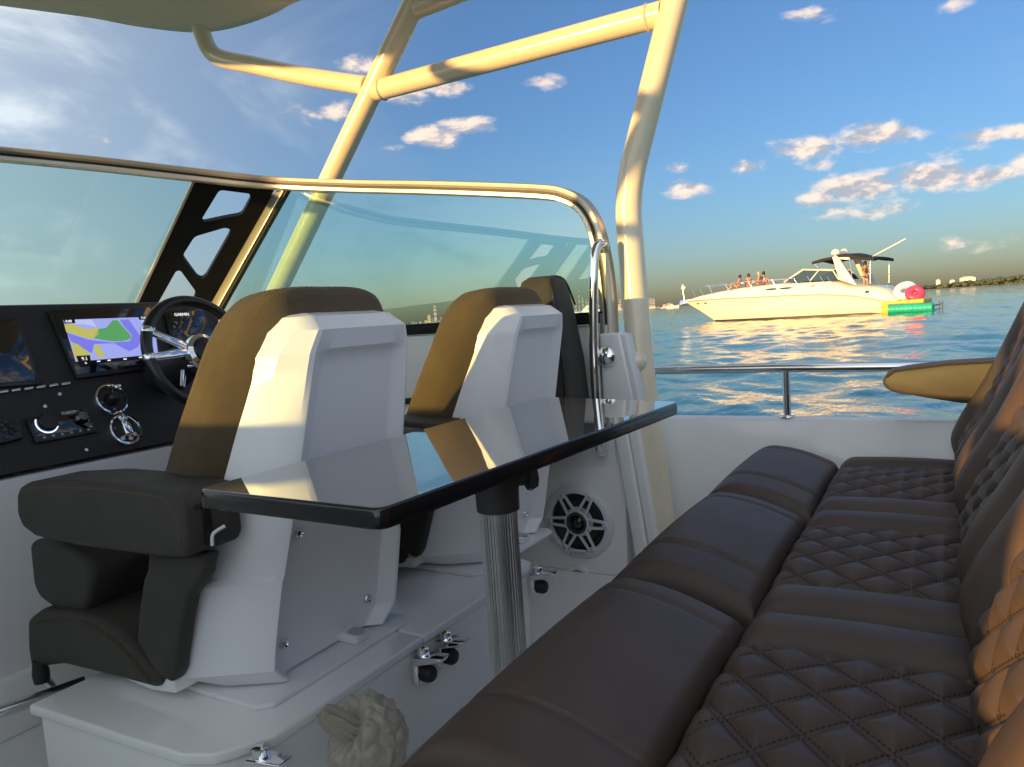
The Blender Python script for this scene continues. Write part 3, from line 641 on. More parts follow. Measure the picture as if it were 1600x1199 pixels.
for x, y in ((67, 686), (81, 683), (95, 681), (109, 678), (123, 675.5), (136, 673.5)): lathe('button_mark', lP(x, y, .0092), nl, [(.004, 0), (.004, .001), (.002, .0012), (0, .0011)], M['greyprint'], st, 10)
rc = empty('remote_control', tuple(lP(8, 700)), 'black keypad remote at the left of the lower dash', 'control')
plate('case', lP, [(-40, 668), (26, 656), (34, 688), (-34, 705)], 0, .016, M['plastic'], rc, .005)
for i, (x, y) in enumerate(((5, 664), (13, 671), (2, 676), (14, 680), (6, 688), (22, 675), (-2, 669))): lathe('key', lP(x, y, .015), nl, [(.006, 0), (.006, .004), (.004, .005), (0, .005)], M['dash' if i % 2 else 'cone'], rc, 12)
# throttle-style round bezel and key switch
def ringbez(name, x, y, lab, cat):
    c = lP(x, y); e = empty(name, tuple(c), lab, cat); R = .047
    lathe('chrome_ring', c, nl, [(R, 0), (R, .006), (R*.95, .013), (R*.86, .014), (R*.78, .008), (R*.76, .002)], M['chrome'], e, 48)
    lathe('dial_face', c, nl, [(R*.78, .004), (R*.5, .005), (0, .005)], M['dash'], e, 36); return e, c, R
e, c, R = ringbez('joystick_dial', 172, 626, 'chrome-ringed joystick dial on the lower dash, upper of two', 'control')
lathe('knob', c, nl, [(R*.40, .004), (R*.36, .016), (R*.30, .030), (R*.2, .034), (0, .034)], M['plastic'], e, 28)
for a in (60, 190, 270, 20):
    p = c+(lr*math.cos(math.radians(a))+lu_*math.sin(math.radians(a)))*R*.60; lathe('mark', p+nl*.005, nl, [(R*.07, 0), (R*.07, .0012), (0, .0014)], M['greyprint'], e, 10)
pt = c+(lr*.55+lu_*.72)*R*.9; hexa('thumb_tab', [pt+lr*x+lu_*y+nl*.008 for x, y in ((-.012, -.008), (.012, -.008), (.012, .008), (-.012, .008))], [pt+lr*x+lu_*y+nl*.026 for x, y in ((-.009, -.006), (.009, -.006), (.009, .006), (-.009, .006))], M['chrome'], e, .003)
e, c, R = ringbez('key_switch', 194, 673, 'chrome-ringed key switch with round buttons, lower of two', 'control')
hexa('key', [c+lr*x+lu_*y+nl*.005 for x, y in ((-.012, -.022), (.014, -.022), (.012, .024), (-.012, .026))], [c+lr*x+lu_*y+nl*.022 for x, y in ((-.010, -.018), (.012, -.018), (.010, .020), (-.010, .022))], M['chrome'], e, .003)
lathe('key_top', c+lu_*.034+nl*.006, nl, [(.013, 0), (.013, .012), (.007, .014), (.006, .006), (0, .006)], M['steel'], e, 18)
for a in (238, 285, 322): p = c+(lr*math.cos(math.radians(a))+lu_*math.sin(math.radians(a)))*R*.60; lathe('button', p+nl*.004, nl, [(R*.14, 0), (R*.14, .003), (R*.1, .004), (0, .0036)], M['alu'], e, 16)
lathe('pointer', c+lr*(-.55*R)+lu_*.2*R+nl*.004, nl, [(R*.1, 0), (R*.08, .002), (0, .002)], M['greyprint'], e, 3)
# ------------------------------------------------------------------ steering wheel
wc = np.array(onx(314, 552, -1.86)); nw = np.array([math.cos(.32), 0, math.sin(.32)]); wy = np.array([0, 1., 0]); wz = np.cross(nw, wy); wz = wz if wz[2] > 0 else -wz
RW = .163
sw_ = empty('steering_wheel', tuple(wc), 'black leather steering wheel with chrome spokes at the helm', 'steering wheel')
wp = lambda r, a, h=0: wc+(wy*math.cos(a)+wz*math.sin(a))*r+nw*h
bmr = []
for i in range(64):
    a = 2*math.pi*i/64; bmr.append([wp(RW+.0155*math.cos(b_), a, .0155*math.sin(b_)) for b_ in np.linspace(0, 2*math.pi, 15)[:-1]])
bmr.append(bmr[0]); loft('rim', bmr, M['plastic'], sw_, False, 60)
for a0 in (152, 180, 28, 0, 252, 288):
    a = math.radians(a0)
    tube('rim_band', [wp(RW, a+t_) for t_ in (-.05, -.03, .03, .05)], [.0158, .0172, .0172, .0158], M['chrome'], sw_, 16)
    pi_, po = wp(.045, a+(.12 if a0 in (152, 0, 252) else -.12), .012), wp(RW-.012, a, .004); d = po-pi_; d /= np.linalg.norm(d); w_ = np.cross(d, nw)*.0115
    hexa('spoke', [pi_-w_*1.25-nw*.004, po-w_-nw*.004, po+w_-nw*.004, pi_+w_*1.25-nw*.004], [pi_-w_*.9+nw*.004, po-w_*.7+nw*.004, po+w_*.7+nw*.004, pi_+w_*.9+nw*.004], M['chrome'], sw_, .002)
lathe('hub', wc, nw, [(.04, -.05), (.052, -.01), (.056, .008), (.052, .02), (.040, .026)], M['chrome'], sw_, 40)
lathe('hub_cap', wc, nw, [(.041, .022), (.036, .032), (.02, .037), (0, .038)], M['plastic'], sw_, 32)
cl = onp(314, 600, pu, nu); tube('column', [wc-nw*.03, wc-nw*.10, wc-nw*.24], [.045, .055, .075], M['dash'], sw_, 24)
tube('tilt_lever', [wp(.05, -2.4, -.05), wp(.10, -2.2, -.045)], .008, M['chrome'], sw_, 10)
# ------------------------------------------------------------------ seat locker the chairs stand on
ZL = .55
lk = empty('seat_locker', (-1.3, 1.28, ZD), 'low white locker that carries the two helm chairs', 'locker')
ys = onz(653, 992, ZL)[1]
def lid(y0, y1, c0, c1):
    pts = [(-1.58, y0, ZL-.022)]
    if c0: pts += [(-1.13, y0+.02, ZL-.022), (-1.075, y0+.045, ZL-.022), (-1.02, y0+.13, ZL-.022)]
    else: pts += [(-1.02, y0, ZL-.022)]
    if c1: pts += [(-1.02, y1-.05, ZL-.022), (-1.032, y1-.015, ZL-.022), (-1.07, y1, ZL-.022)]
    else: pts += [(-1.02, y1, ZL-.022)]
    pts += [(-1.58, y1, ZL-.022)]
    extr('lid', pts, (0, 0, .022), M['gel'], lk, .006)
lid(.70, ys-.002, True, False); lid(ys+.002, 1.80, False, True)
extr('locker_body', [(-1.57, .715, ZD), (-1.14, .73, ZD), (-1.08, .76, ZD), (-1.03, .84, ZD), (-1.03, 1.75, ZD), (-1.045, 1.785, ZD), (-1.08, 1.79, ZD), (-1.57, 1.79, ZD)], (0, 0, ZL-.026-ZD), M['gel'], lk, .006)
def latch(px, py):
    p = np.array(onx(px, py, -1.03)); X, Y, Z = p
    e = empty('lid_latch', (X, Y, Z), '', '')
    hexa('base_plate', [(X, Y-.017, Z-.032), (X, Y+.017, Z-.032), (X, Y+.017, Z+.012), (X, Y-.017, Z+.012)][::-1], [(X+.012, Y-.014, Z-.03), (X+.012, Y+.014, Z-.03), (X+.012, Y+.014, Z+.012), (X+.012, Y-.014, Z+.012)][::-1], M['chrome'], e, .003)
    hexa('hood', [(X+.0, Y-.018, Z+.0), (X+.055, Y-.010, Z+.012), (X+.055, Y+.010, Z+.012), (X, Y+.018, Z+.0)], [(X+.0, Y-.016, Z+.016), (X+.060, Y-.013, Z+.022), (X+.060, Y+.013, Z+.022), (X, Y+.016, Z+.016)], M['chrome'], e, .003)
    lathe('pivot', (X+.014, Y, Z+.024), (0, 0, 1), [(.011, -.008), (.011, .004), (.006, .007), (0, .007)], M['chrome'], e, 14)
    lathe('bumper', (X+.02, Y+.0, Z-.014), (1, 0, 0), [(.014, -.01), (.0145, .006), (.011, .012), (0, .013)], M['black'], e, 18)
    return e
for (px_, py_, lab) in ((652, 1036, 'chrome locker latch, left of the close pair near the lid seam'), (687, 1010, 'chrome locker latch, right of the close pair near the lid seam'),
                        (832, 905, 'chrome locker latch at the far end, below the speaker'), (398, 1196, 'chrome locker latch at the bottom edge of the picture, left of the bag')):
    e = latch(px_, py_); e.scale = (1.35, 1.35, 1.35); tag(e, lab, 'latch', 'latches on the seat locker')
# ------------------------------------------------------------------ helm chairs
YCH = 1.105
def Xa(z): return -1.13+.165*(z-.56)/.74
def helm_chair():
    e = empty('helm_chair', (-1.25, YCH, ZL), 'nearer helm chair, white moulded back, bronze upholstery and black armrest', 'chair', 'helm chairs')
    # white shell: horizontal sections from bottom to top; crest half-width hc, face depth dx, side step dy, recess depth rd
    secs = [(.566, .150, .100, .060, .036), (.605, .186, .135, .084, .040), (.66, .187, .136, .086, .040), (.786, .180, .134, .086, .036), (.797, .1755, .106, .057, .034), (.83, .172, .100, .055, .032), (.88, .166, .09, .052, .028), (.97, .157, .080, .050, .024), (1.08, .148, .065, .046, .017), (1.16, .141, .053, .042, .015), (1.185, .139, .050, .041, .0145), (1.200, .137, .048, .040, .013), (1.208, .1365, .047, .040, .008)]
    rings = []
    def ring(z, hc_, dx, dy, rd, zf=None, wx=0, rin=.032):
        x = Xa(z) if zf is None else Xa(zf); y = YCH; ro = .028
        sl_w = float(np.interp(z, [.6, .97, 1.08, 1.2, 1.3], [.085, .085, .081, .070, .055]))
        L = [(x-dx-sl_w, -hc_-dy-.012), (x-dx, -hc_-dy), (x-dx*.08, -hc_-.006), (x, -hc_+.004), (x-.002, -hc_+.010), (x-rd*.9, -hc_+rin), (x-rd, -hc_+rin+.012)]
        L = L+[(a, -b) for a, b in L[::-1]]
        return [(a+wx, y+b, z) for a, b in L]
    for s in secs: rings.append(ring(*s))
    # the recess closes under a soft lip, then the top face chamfers forward
    rings.append(ring(1.216, .134, .045, .039, .002)); rings.append(ring(1.252, .120, .036, .036, .001)); 
    rings.append([(x-.035, y, 1.278) for (x, y, z) in ring(1.272, .105, .022, .030, .0)]); rings.append([(x-.075, YCH+(y-YCH)*.93, 1.286) for (x, y, z) in ring(1.28, .10, .02, .028, .0)])
    loft('back_shell', rings, M['shell'], e, True, 28)
    for y, z in ((YCH-.125, .63), (YCH+.125, .63), (YCH-.115, .86), (YCH+.115, .86)):
        rd = .040 if z < .7 else .030
        lathe('shell_bolt', (Xa(z)-rd, y, z), (1, 0, 0), [(.011, -.004), (.011, .003), (.008, .007), (.005, .004), (0, .004)], M['steel'], e, 14)
    hexa('bottom_plate', [(Xa(.57)-.06, YCH-.15, .556), (Xa(.57)-.05, YCH-.15, .556), (Xa(.57)-.05, YCH+.15, .556), (Xa(.57)-.06, YCH+.15, .556)], [(Xa(.57)-.06, YCH-.15, .60), (Xa(.57)-.048, YCH-.15, .60), (Xa(.57)-.048, YCH+.15, .60), (Xa(.57)-.06, YCH+.15, .60)], M['shell'], e, .002)
    # seat tray
    extr('seat_tray', [(-1.70, YCH-.285, .590), (-1.36, YCH-.285, .566), (-1.28, YCH-.285, .575), (-1.28, YCH-.285, .60), (-1.62, YCH-.285, .615)], (0, .57, 0), M['shell'], e, .006)
    # bronze back cushion wrapping the shell
    half = [(0, 1.338), (.085, 1.337), (.145, 1.325), (.185, 1.288), (.212, 1.225), (.232, 1.13), (.250, 1.02), (.262, .90), (.262, .78), (.25, .64)]
    hp = catmull([np.array([a, b, 0]) for a, b in half], 3); out = [(p[0], p[1]) for p in hp]; out = out+[(-a, b) for a, b in out[::-1][:-1]]
    zc_ = 1.0
    def bo(b): return float(np.interp(b, [.6, .97, 1.08, 1.2, 1.34], [.205, .168, .148, .120, .104]))
    def cr_(dx, ky, dz): return [(Xa(b)-bo(b)-dx, YCH+a*ky, max(b-dz if b > .9 else b, .62)) for a, b in out]
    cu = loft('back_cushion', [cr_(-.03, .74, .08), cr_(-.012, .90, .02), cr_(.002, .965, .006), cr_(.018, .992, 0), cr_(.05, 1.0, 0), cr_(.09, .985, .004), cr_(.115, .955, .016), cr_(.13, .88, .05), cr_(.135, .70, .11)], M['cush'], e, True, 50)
    # seat, front bolster, rear support, all dark vinyl
    Y0 = YCH-.295
    def side(pts, Yp, w, name, m, bev): return extr(name, [ony(x, y, Yp) for x, y in pts], (0, w, 0), m, e, bev, 4, 60)
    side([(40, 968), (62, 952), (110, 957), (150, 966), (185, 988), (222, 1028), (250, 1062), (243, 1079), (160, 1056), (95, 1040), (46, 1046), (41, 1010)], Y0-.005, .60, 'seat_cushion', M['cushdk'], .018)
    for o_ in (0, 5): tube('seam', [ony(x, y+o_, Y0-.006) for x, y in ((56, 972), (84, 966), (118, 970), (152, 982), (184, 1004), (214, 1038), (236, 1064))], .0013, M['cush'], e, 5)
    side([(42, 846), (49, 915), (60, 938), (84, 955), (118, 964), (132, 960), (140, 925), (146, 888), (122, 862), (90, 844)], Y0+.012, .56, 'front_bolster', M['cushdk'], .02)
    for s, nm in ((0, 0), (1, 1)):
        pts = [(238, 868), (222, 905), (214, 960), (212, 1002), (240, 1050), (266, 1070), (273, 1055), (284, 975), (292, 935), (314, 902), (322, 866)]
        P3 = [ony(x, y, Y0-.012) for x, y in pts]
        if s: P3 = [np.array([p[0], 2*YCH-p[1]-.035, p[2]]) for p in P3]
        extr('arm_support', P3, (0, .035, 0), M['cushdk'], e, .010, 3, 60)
    # armrests
    for s in (0, 1):
        Ya = YCH-.345
        ap = [(-1.655, .945), (-1.64, .972), (-1.60, .986), (-1.42, 1.000), (-1.25, 1.000), (-1.12, .992), (-1.105, .975), (-1.105, .90), (-1.115, .882), (-1.15, .876), (-1.25, .872), (-1.45, .868), (-1.60, .872), (-1.645, .888), (-1.66, .915)]
        P3 = [np.array([x, Ya, z]) for x, z in ap]; w = .115
        if s: P3 = [np.array([x, 2*YCH-Ya-w, z]) for x, z in ap]
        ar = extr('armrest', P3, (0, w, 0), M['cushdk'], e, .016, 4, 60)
        yy = Ya-.001 if not s else 2*YCH-Ya+.001
        tube('piping', [(x, yy+(.006 if not s else -.006), z) for x, z in catmull([np.array([a, b, 0]) for a, b in [(-1.648, .93), (-1.62, .972), (-1.42, .990), (-1.20, .990), (-1.15, .975), (-1.13, .93), (-1.135, .885)]], 4) for x, z in [(x, z)]] if False else
             [(p[0], yy+(.003 if not s else -.003), p[1]) for p in catmull([np.array([a, b, 0]) for a, b in [(-1.645, .925), (-1.62, .968), (-1.42, .985), (-1.20, .985), (-1.145, .97), (-1.125, .93), (-1.135, .89)]], 5)], .0028, M['cush'], ar, 6)
        ye = Ya if not s else 2*YCH-Ya-w
        for zz in (.968, .9625): tube('seam', [(-1.1030, ye+.018, zz), (-1.1025, ye+w*.5, zz+.002), (-1.1030, ye+w-.018, zz)], .0013, M['thread'], ar, 5)
        if not s:
            XE = -1.1045; pz = np.array(onx(331, 832, XE+.004))
            hexa('zip_flap', [(XE-.002, pz[1]-.012, .895), (XE+.004, pz[1]-.012, .895), (XE+.004, pz[1]+.004, .895), (XE-.002, pz[1]+.004, .895)], [(XE-.002, pz[1]-.012, .962), (XE+.004, pz[1]-.012, .962), (XE+.004, pz[1]+.004, .962), (XE-.002, pz[1]+.004, .962)], M['plastic'], ar, .001)
            tube('pull_cord', catmull([pz+np.array([.003, -.004, -.022]), pz+np.array([.005, -.003, -.004]), pz+np.array([.008, .004, .002]), pz+np.array([.012, .018, .007])], 4), .0032, M['white'], ar, 8)
    # slide plate on the locker lid
    sl_ = extr('slide_plate', [(-1.56, YCH-.235, ZL+.0005), (-1.12, YCH-.235, ZL+.0005), (-1.095, YCH-.21, ZL+.0005), (-1.095, YCH+.19, ZL+.0005), (-1.12, YCH+.215, ZL+.0005), (-1.56, YCH+.215, ZL+.0005)], (0, 0, .010), M['gelgrey'], e, .003)
    for y, xe in ((-.12, -1.17), (.06, -1.115)): box('slide_rail', -1.5, xe, YCH+y-.022, YCH+y+.022, ZL+.0105, ZL+.030, M['gel'], sl_, .004); box('rail_stop', xe-.035, xe+.004, YCH+y-.012, YCH+y+.012, ZL+.0303, ZL+.036, M['alu'], sl_, .002)
    return e
hch = helm_chair(); h2 = dup(hch); h2.location.y += .745
h2['label'] = 'farther helm chair with white moulded back, beside the dark slim seat'
# dark slim seat back beyond the second chair
ds = empty('passenger_chair', (-1.15, 2.24, ZD), 'slim charcoal chair back between the far helm chair and the window', 'chair')
rg_ = []
for z, x0, x1, y0, y1 in ((.80, -1.27, -1.055, 2.135, 2.325), (.95, -1.275, -1.05, 2.135, 2.33), (1.10, -1.265, -1.06, 2.14, 2.325), (1.25, -1.25, -1.08, 2.15, 2.31), (1.33, -1.24, -1.095, 2.155, 2.30), (1.365, -1.23, -1.105, 2.165, 2.29), (1.38, -1.21, -1.125, 2.19, 2.265)):
    r_ = []; cx, cy, ax, ay = (x0+x1)/2, (y0+y1)/2, (x1-x0)/2, (y1-y0)/2
    for k in range(28): a = 2*math.pi*k/28; c_, s_ = math.cos(a), math.sin(a); r_.append((cx+ax*math.copysign(abs(c_)**.45, c_), cy+ay*math.copysign(abs(s_)**.45, s_), z))
    rg_.append(r_)
sb = loft('back_cushion', rg_, M['cushdk'], ds, True, 50)
tube('piping', catmull([np.array(p) for p in [(-1.075, 2.142, .80), (-1.07, 2.146, 1.05), (-1.095, 2.156, 1.28), (-1.112, 2.178, 1.362), (-1.125, 2.22, 1.378), (-1.112, 2.28, 1.363), (-1.09, 2.305, 1.28)]], 6), .004, M['plastic'], sb, 8)
box('seat_pedestal', -1.62, -1.45, 2.14, 2.30, ZD, .86, M['plastic'], ds, .01)
# chrome foot bar low at the left
fb = empty('foot_bar', tuple(onz(60, 1090, .47)), 'short chrome foot bar at the lower left, under the near chair', 'foot rail')
tube('bar', [onz(-70, 1140, .49), onz(0, 1113, .49), onz(132, 1066, .49)], .014, M['steel'], fb)
a_, b_ = onz(64, 1052, .53), onz(100, 1095, .45); tube('strut', [a_, b_], .009, M['steel'], fb, 10)
lathe('mount', a_, (0, 0, 1), [(.016, -.02), (.018, .0), (.014, .03), (0, .03)], M['black'], fb, 14)
# ------------------------------------------------------------------ table
ZT = 1.03
tb = empty('cockpit_table', (-.76, 1.18, ZD), 'dark glass-topped table on a ribbed aluminium post', 'table')
tc4 = [np.array(onz(*q, ZT)) for q in ((306, 765), (592, 796), (1061, 627.5), (852, 620))]
def rpoly(pts, r, k=5):
    o = []
    for i in range(len(pts)):
        a, p, c = pts[i-1], pts[i], pts[(i+1) % len(pts)]; la, lc = np.linalg.norm(a-p), np.linalg.norm(c-p); q0, q1 = p+(a-p)/la*r, p+(c-p)/lc*r
        for j in range(k+1): s = j/k; o.append((1-s)**2*q0+2*s*(1-s)*p+s*s*q1)
    return o
tp = rpoly(tc4, .018); cen = np.mean(tc4, 0)
def shr(d): return [p+(cen-p)/np.linalg.norm(cen-p)*d for p in tp]
loft('edge_band', [[p+np.array([0, 0, z]) for p in shr(d)] for d, z in ((.003, -.028), (.0005, -.0265), (0, -.024), (0, -.004), (.0012, -.0018), (.003, -.0010), (.03, -.0014))], M['tedge'], tb, True, 40)
loft('glass_top', [[p+np.array([0, 0, z]) for p in shr(d)] for d, z in ((.0045, -.001), (.004, -.0003), (.005, 0))], M['table'], tb, True, 0)
pxp = np.array([cen[0], cen[1], 0])
nfl = 36; prf = []
for k in range(nfl*4): a = 2*math.pi*k/(nfl*4); prf.append((a, .0365 if k % 4 in (0, 1) else .0345))
loft('ribbed_post', [[(pxp[0]+r*math.cos(a), pxp[1]+r*math.sin(a), z) for a, r in prf] for z in (ZD, .905)], M['alu'], tb, True, 20)
lathe('clamp_collar', (pxp[0], pxp[1], .90), (0, 0, 1), [(.037, -.022), (.042, -.02), (.043, .02), (.046, .05), (.06, .08), (.09, .102)], M['greyp'], tb, 40, 40, True)
ck = np.array(pxp)+np.array([.040, .048, .935]); kd = np.array([.64, .76, 0])
lathe('clamp_knob', ck, kd, [(.014, -.03), (.016, -.004), (.026, 0), (.028, .010), (.024, .018), (0, .022)], M['greyp'], tb, 8, 20)
lathe('foot_flange', (pxp[0], pxp[1], ZD), (0, 0, 1), [(.09, 0), (.09, .008), (.06, .02), (.048, .05), (.037, .06)], M['greyp'], tb, 32)
# ------------------------------------------------------------------ bench: three seats in view and the one we sit on
YB = [-.05, .58, 1.21, 1.84, 2.47]
bn_ = empty('lounge_bench', (-.1, 1.2, ZD), 'brown quilted vinyl lounge bench with leg rests along the right side', 'bench')
box('bench_base', -.53, .30, -.05, 2.47, ZD, .58, M['gel'], bn_, .01)
def bench_seat(i):
    y0, y1 = YB[i]+.006, YB[i+1]-.006; w = y1-y0
    e = bn_
    # leg-rest flap: crowned, waterfall front, two cross seams
    def crown(u, v):
        s = .016*(1-((v/w-.5)*2)**2)+.020*np.sin(np.clip(u/.27, 0, 1)*math.pi)
        for q in (.125, w-.125): d = np.abs(v-q); s = s-.006*np.exp(-(d/.005)**2)-.003*np.exp(-(np.abs(d-.011)/.0022)**2)
        return s
    # seats tilt slightly: flap slopes down to the front
    eu = np.array([.98, 0, -.19]); eu /= np.linalg.norm(eu); en = np.cross(eu, np.array([0, 1., 0])); en = -en if en[2] < 0 else en
    pad('leg_rest', (-.582, y0+.026, .632), eu, (0, 1, 0), en, .276, w-.048, .152, (.080, .028, .034, .028), M['brown'], e, crown, 34, 90)
    # seat: two smooth side rolls and a quilted centre panel
    sw1 = .118; sl2 = .36
    X0 = -.288
    for k, (a, b_) in enumerate(((y0, y0+sw1), (y1-sw1, y1))):
        def roll_(u, v, a=a): return .012*np.sin(np.clip(v/sw1, 0, 1)*math.pi)+.006*np.sin(np.clip(u/sl2, 0, 1)*math.pi)
        pad('side_roll', (X0, a, .58), (1, 0, 0), (0, 1, 0), (0, 0, 1), sl2, b_-a, .165, (.05, .03, .035, .035), M['brown'], e, roll_, 24, 16)
    qw = w-2*sw1-.004
    def qp(u, v): return quilt(u, v-qw/2)+.010*np.sin(np.clip(v/qw, 0, 1)*math.pi)-.004
    pad('quilted_panel', (X0+.004, y0+sw1+.002, .58), (1, 0, 0), (0, 1, 0), (0, 0, 1), sl2-.004, qw, .162, (.035, .03, .018, .018), M['brown'], e, qp, 122, 122)
    if i: stitches(e, (X0+.004, y0+sw1+.002, .58), (1, 0, 0), (0, 1, 0), (0, 0, 1), sl2-.004, qw, .162, qp)
    # backrest
    bu = np.array([.40, 0, .92]); bu /= np.linalg.norm(bu); bn = np.array([-bu[2], 0, bu[0]])
    bx = .092; bz = .70; BH = .62
    for k, (a, b_) in enumerate(((y0, y0+sw1+.035), (y1-sw1-.035, y1))):
        ww = b_-a
        def roll2(u, v, ww=ww): return .018*np.sin(np.clip(v/ww, 0, 1)*math.pi)+.014*np.exp(-((u-.12)/.10)**2)
        pad('back_roll', (bx+.03, a, bz), bu, (0, 1, 0), bn, BH, ww, .125, (.09, .06, .05, .05), M['brown'], e, roll2, 40, 18)
    qb = w-2*(sw1+.035)-.004
    def qp2(u, v): return quilt(u, v-qb/2, .014)+.010*np.exp(-((u-.12)/.12)**2)
    pad('back_quilt', (bx+.03, y0+sw1+.037, bz), bu, (0, 1, 0), bn, BH, qb, .118, (.07, .05, .02, .02), M['brown'], e, qp2, 170, 100)
    if i in (1, 2): stitches(e, (bx+.03, y0+sw1+.037, bz), bu, (0, 1, 0), bn, BH, qb, .118, qp2, inset=.05)
    return e
def stitches(parent, o, eu, ev, en, U, V, T, pat, px=.092, py=.100, inset=.022):
    eu, ev, en, o = [np.array(q, float) for q in (eu, ev, en, o)]; vs, fs = [], []
    k = math.sqrt(1/px**2+1/py**2); step = .0085
    for fam in (1, -1):
        d = np.array([1/py, -fam/px]); d /= np.linalg.norm(d); nrm_ = np.array([1/px, fam/py])/k
        lo, hi = (0, U/px+V/py) if fam == 1 else (-V/py, U/px)
        vc = V/2
        for m_ in range(int(math.floor(lo-vc/py))-1, int(math.ceil(hi+vc/py))+2):
            # line u/px + fam*(v-vc)/py = m_
            p0 = np.array([m_*px, vc])
            for off in (-.0042, .0042):
                for t_ in np.arange(-1.2, 1.2, step):
                    q = p0+d*t_+nrm_*off
                    if not (inset < q[0] < U-inset and inset*.8 < q[1] < V-inset*.8): continue
                    c = []
                    for a_, b_ in ((-.0026, -.0007), (.0026, -.0007), (.0026, .0007), (-.0026, .0007)):
                        r_ = q+d*a_+nrm_*b_; h = T+float(pat(np.array(r_[0]), np.array(r_[1]))); c.append(o+eu*r_[0]+ev*r_[1]+en*(h+.0006))
                    i0 = len(vs); vs += c; fs.append((i0, i0+1, i0+2, i0+3))
    ob = mesh('seam_stitching', vs, fs, M['thread'], parent, 0); ob['kind'] = 'stuff'; return ob
for i in range(4): bench_seat(i)
# folding armrest at the far end
ap = [(1378, 600), (1381, 588), (1392, 579), (1420, 574), (1480, 567), (1560, 562), (1630, 560), (1640, 625), (1570, 627), (1480, 624), (1410, 617), (1388, 611)]
P3 = [ony(x, y, 2.395) for x, y in ap]
ab = extr('armrest', P3, (0, .10, 0), M['brown'], bn_, .012, 4, 60)
tube('piping', [ony(x, y, 2.393) for x, y in ((1385, 590), (1398, 580), (1480, 570), (1570, 565))], .003, M['thread'], ab, 6)
extr('under_plate', [ony(x, y, 2.42) for x, y in ((1430, 619), (1500, 630), (1572, 634), (1640, 634), (1640, 622), (1480, 616))], (0, .05, 0), M['plastic'], ab, .003)
# ------------------------------------------------------------------ crumpled plastic bag on the deck
bc = np.array(onx(572, 1170, -.90)); bm = bmesh.new(); bmesh.ops.create_icosphere(bm, subdivisions=6, radius=1)
from mathutils import noise as mnoise
K_ = Vector((-.35, -.72, .70)).normalized(); Ka = K_.orthogonal().normalized(); Kb = K_.cross(Ka)
for v in bm.verts:
    d = v.co.normalized(); th = math.acos(max(-1, min(1, d.dot(K_)))); ph = math.atan2(d.dot(Kb), d.dot(Ka))
    nz = mnoise.noise(d*2.3); f1 = mnoise.voronoi(d*2.2+Vector((nz*.4, 1, 2)))[0]; f2 = mnoise.voronoi(d*5.0)[0]
    r = .86+.16*(f1[1]-f1[0])-.05*f2[0]
    g1 = math.exp(-th*1.1)                                   # folds gather towards the twisted neck
    r += g1*(.20*abs(math.sin(4.5*ph+2.2*nz))+.10*abs(math.sin(10.5*ph+4*nz)))
    r -= .42*math.exp(-((th-.48)/.20)**2)                    # pinched neck
    r += (.16+.30*abs(math.sin(3.5*ph+nz)))*math.exp(-(th/.24)**2)   # loose ends above it
    v.co = (d.x*.078*r, d.y*.074*r, d.z*.088*r)
bagm = mat('thin_plastic_bag', (.62, .57, .48), .30, var=.08, vscale=25, bump=.35, bscale=55, spec=.5)
_t = bagm.node_tree; _q = G(_t); _tr = _q.n('ShaderNodeBsdfTranslucent'); _tr.inputs[0].default_value = (.62, .57, .48, 1); _mx = _q.n('ShaderNodeMixShader'); _mx.inputs[0].default_value = .45
_o = [n for n in _t.nodes if n.type == 'OUTPUT_MATERIAL'][0]; _t.links.new(_t.nodes['Principled BSDF'].outputs[0], _mx.inputs[1]); _t.links.new(_tr.outputs[0], _mx.inputs[2]); _t.links.new(_mx.outputs[0], _o.inputs[0])
bago = frombm('plastic_bag', bm, bagm, None, 28)
bago.location = (bc[0], bc[1], bc[2]-.07)
tag(bago, 'crumpled thin grey plastic bag between the locker and the bench', 'bag')
# ------------------------------------------------------------------ motor yacht on the water
from mathutils.bvhtree import BVHTree
yb = np.array(onz(1123, 502, 0)); ys_ = np.array(onz(1376, 491, 0))
yax = yb-ys_; yax /= np.linalg.norm(yax)
for _ in range(3):
    ynr = np.array([yax[1], -yax[0], 0]); ynr = ynr if np.dot(ynr, -ys_) > 0 else -ynr
    ysc = ys_-ynr*2.1; yax = yb-ysc; yax[2] = 0; yax /= np.linalg.norm(yax)
LW = np.linalg.norm(yb-ysc)
def Yw(x, d, z): return ysc+yax*x+ynr*d+np.array([0, 0, z])
def yp(zx, zy, d):
    p = onp(1040+zx/3.478, 360+zy/3.478, ysc+ynr*d, ynr); return np.dot(p-ysc, yax), p[2]
def curve(pts, d): q = sorted(yp(p[0], p[1], p[2] if len(p) > 2 else d) for p in pts); return np.array([v[0] for v in q]), np.array([v[1] for v in q])
shx, shz = curve([(104, 388, 0), (200, 379, .8), (300, 372, 1.3), (500, 362), (700, 352), (870, 347), (1050, 356), (1170, 378), (1262, 392)], 1.6)
tpx, tpz = curve([(106, 385, 0), (200, 355, .3), (300, 332, .6), (420, 310), (640, 285), (940, 268), (1040, 300), (1150, 296), (1225, 312), (1250, 340), (1262, 378)], .9)
stx, stz = curve([(104, 388), (200, 440), (290, 497)], 0)
xb = shx[-1]; xs0 = shx[0]
yt = empty('motor_yacht', tuple(ysc), 'cream motor yacht at anchor with a black canopy and people on its bow', 'yacht')
M['ywhite'] = mat('yacht_gelcoat', (.80, .74, .62), .25, var=.03, vscale=.4, coat=.4)
M['ydark'] = mat('yacht_bottom_paint', (.015, .015, .02), .5, var=.1)
M['canvas'] = mat('black_canvas', (.010, .010, .012), .8, var=.1, vscale=2)
M['yglass'] = mat('yacht_window_glass', (.02, .045, .05), .08, var=0, coat=1)
xm = LW*.55
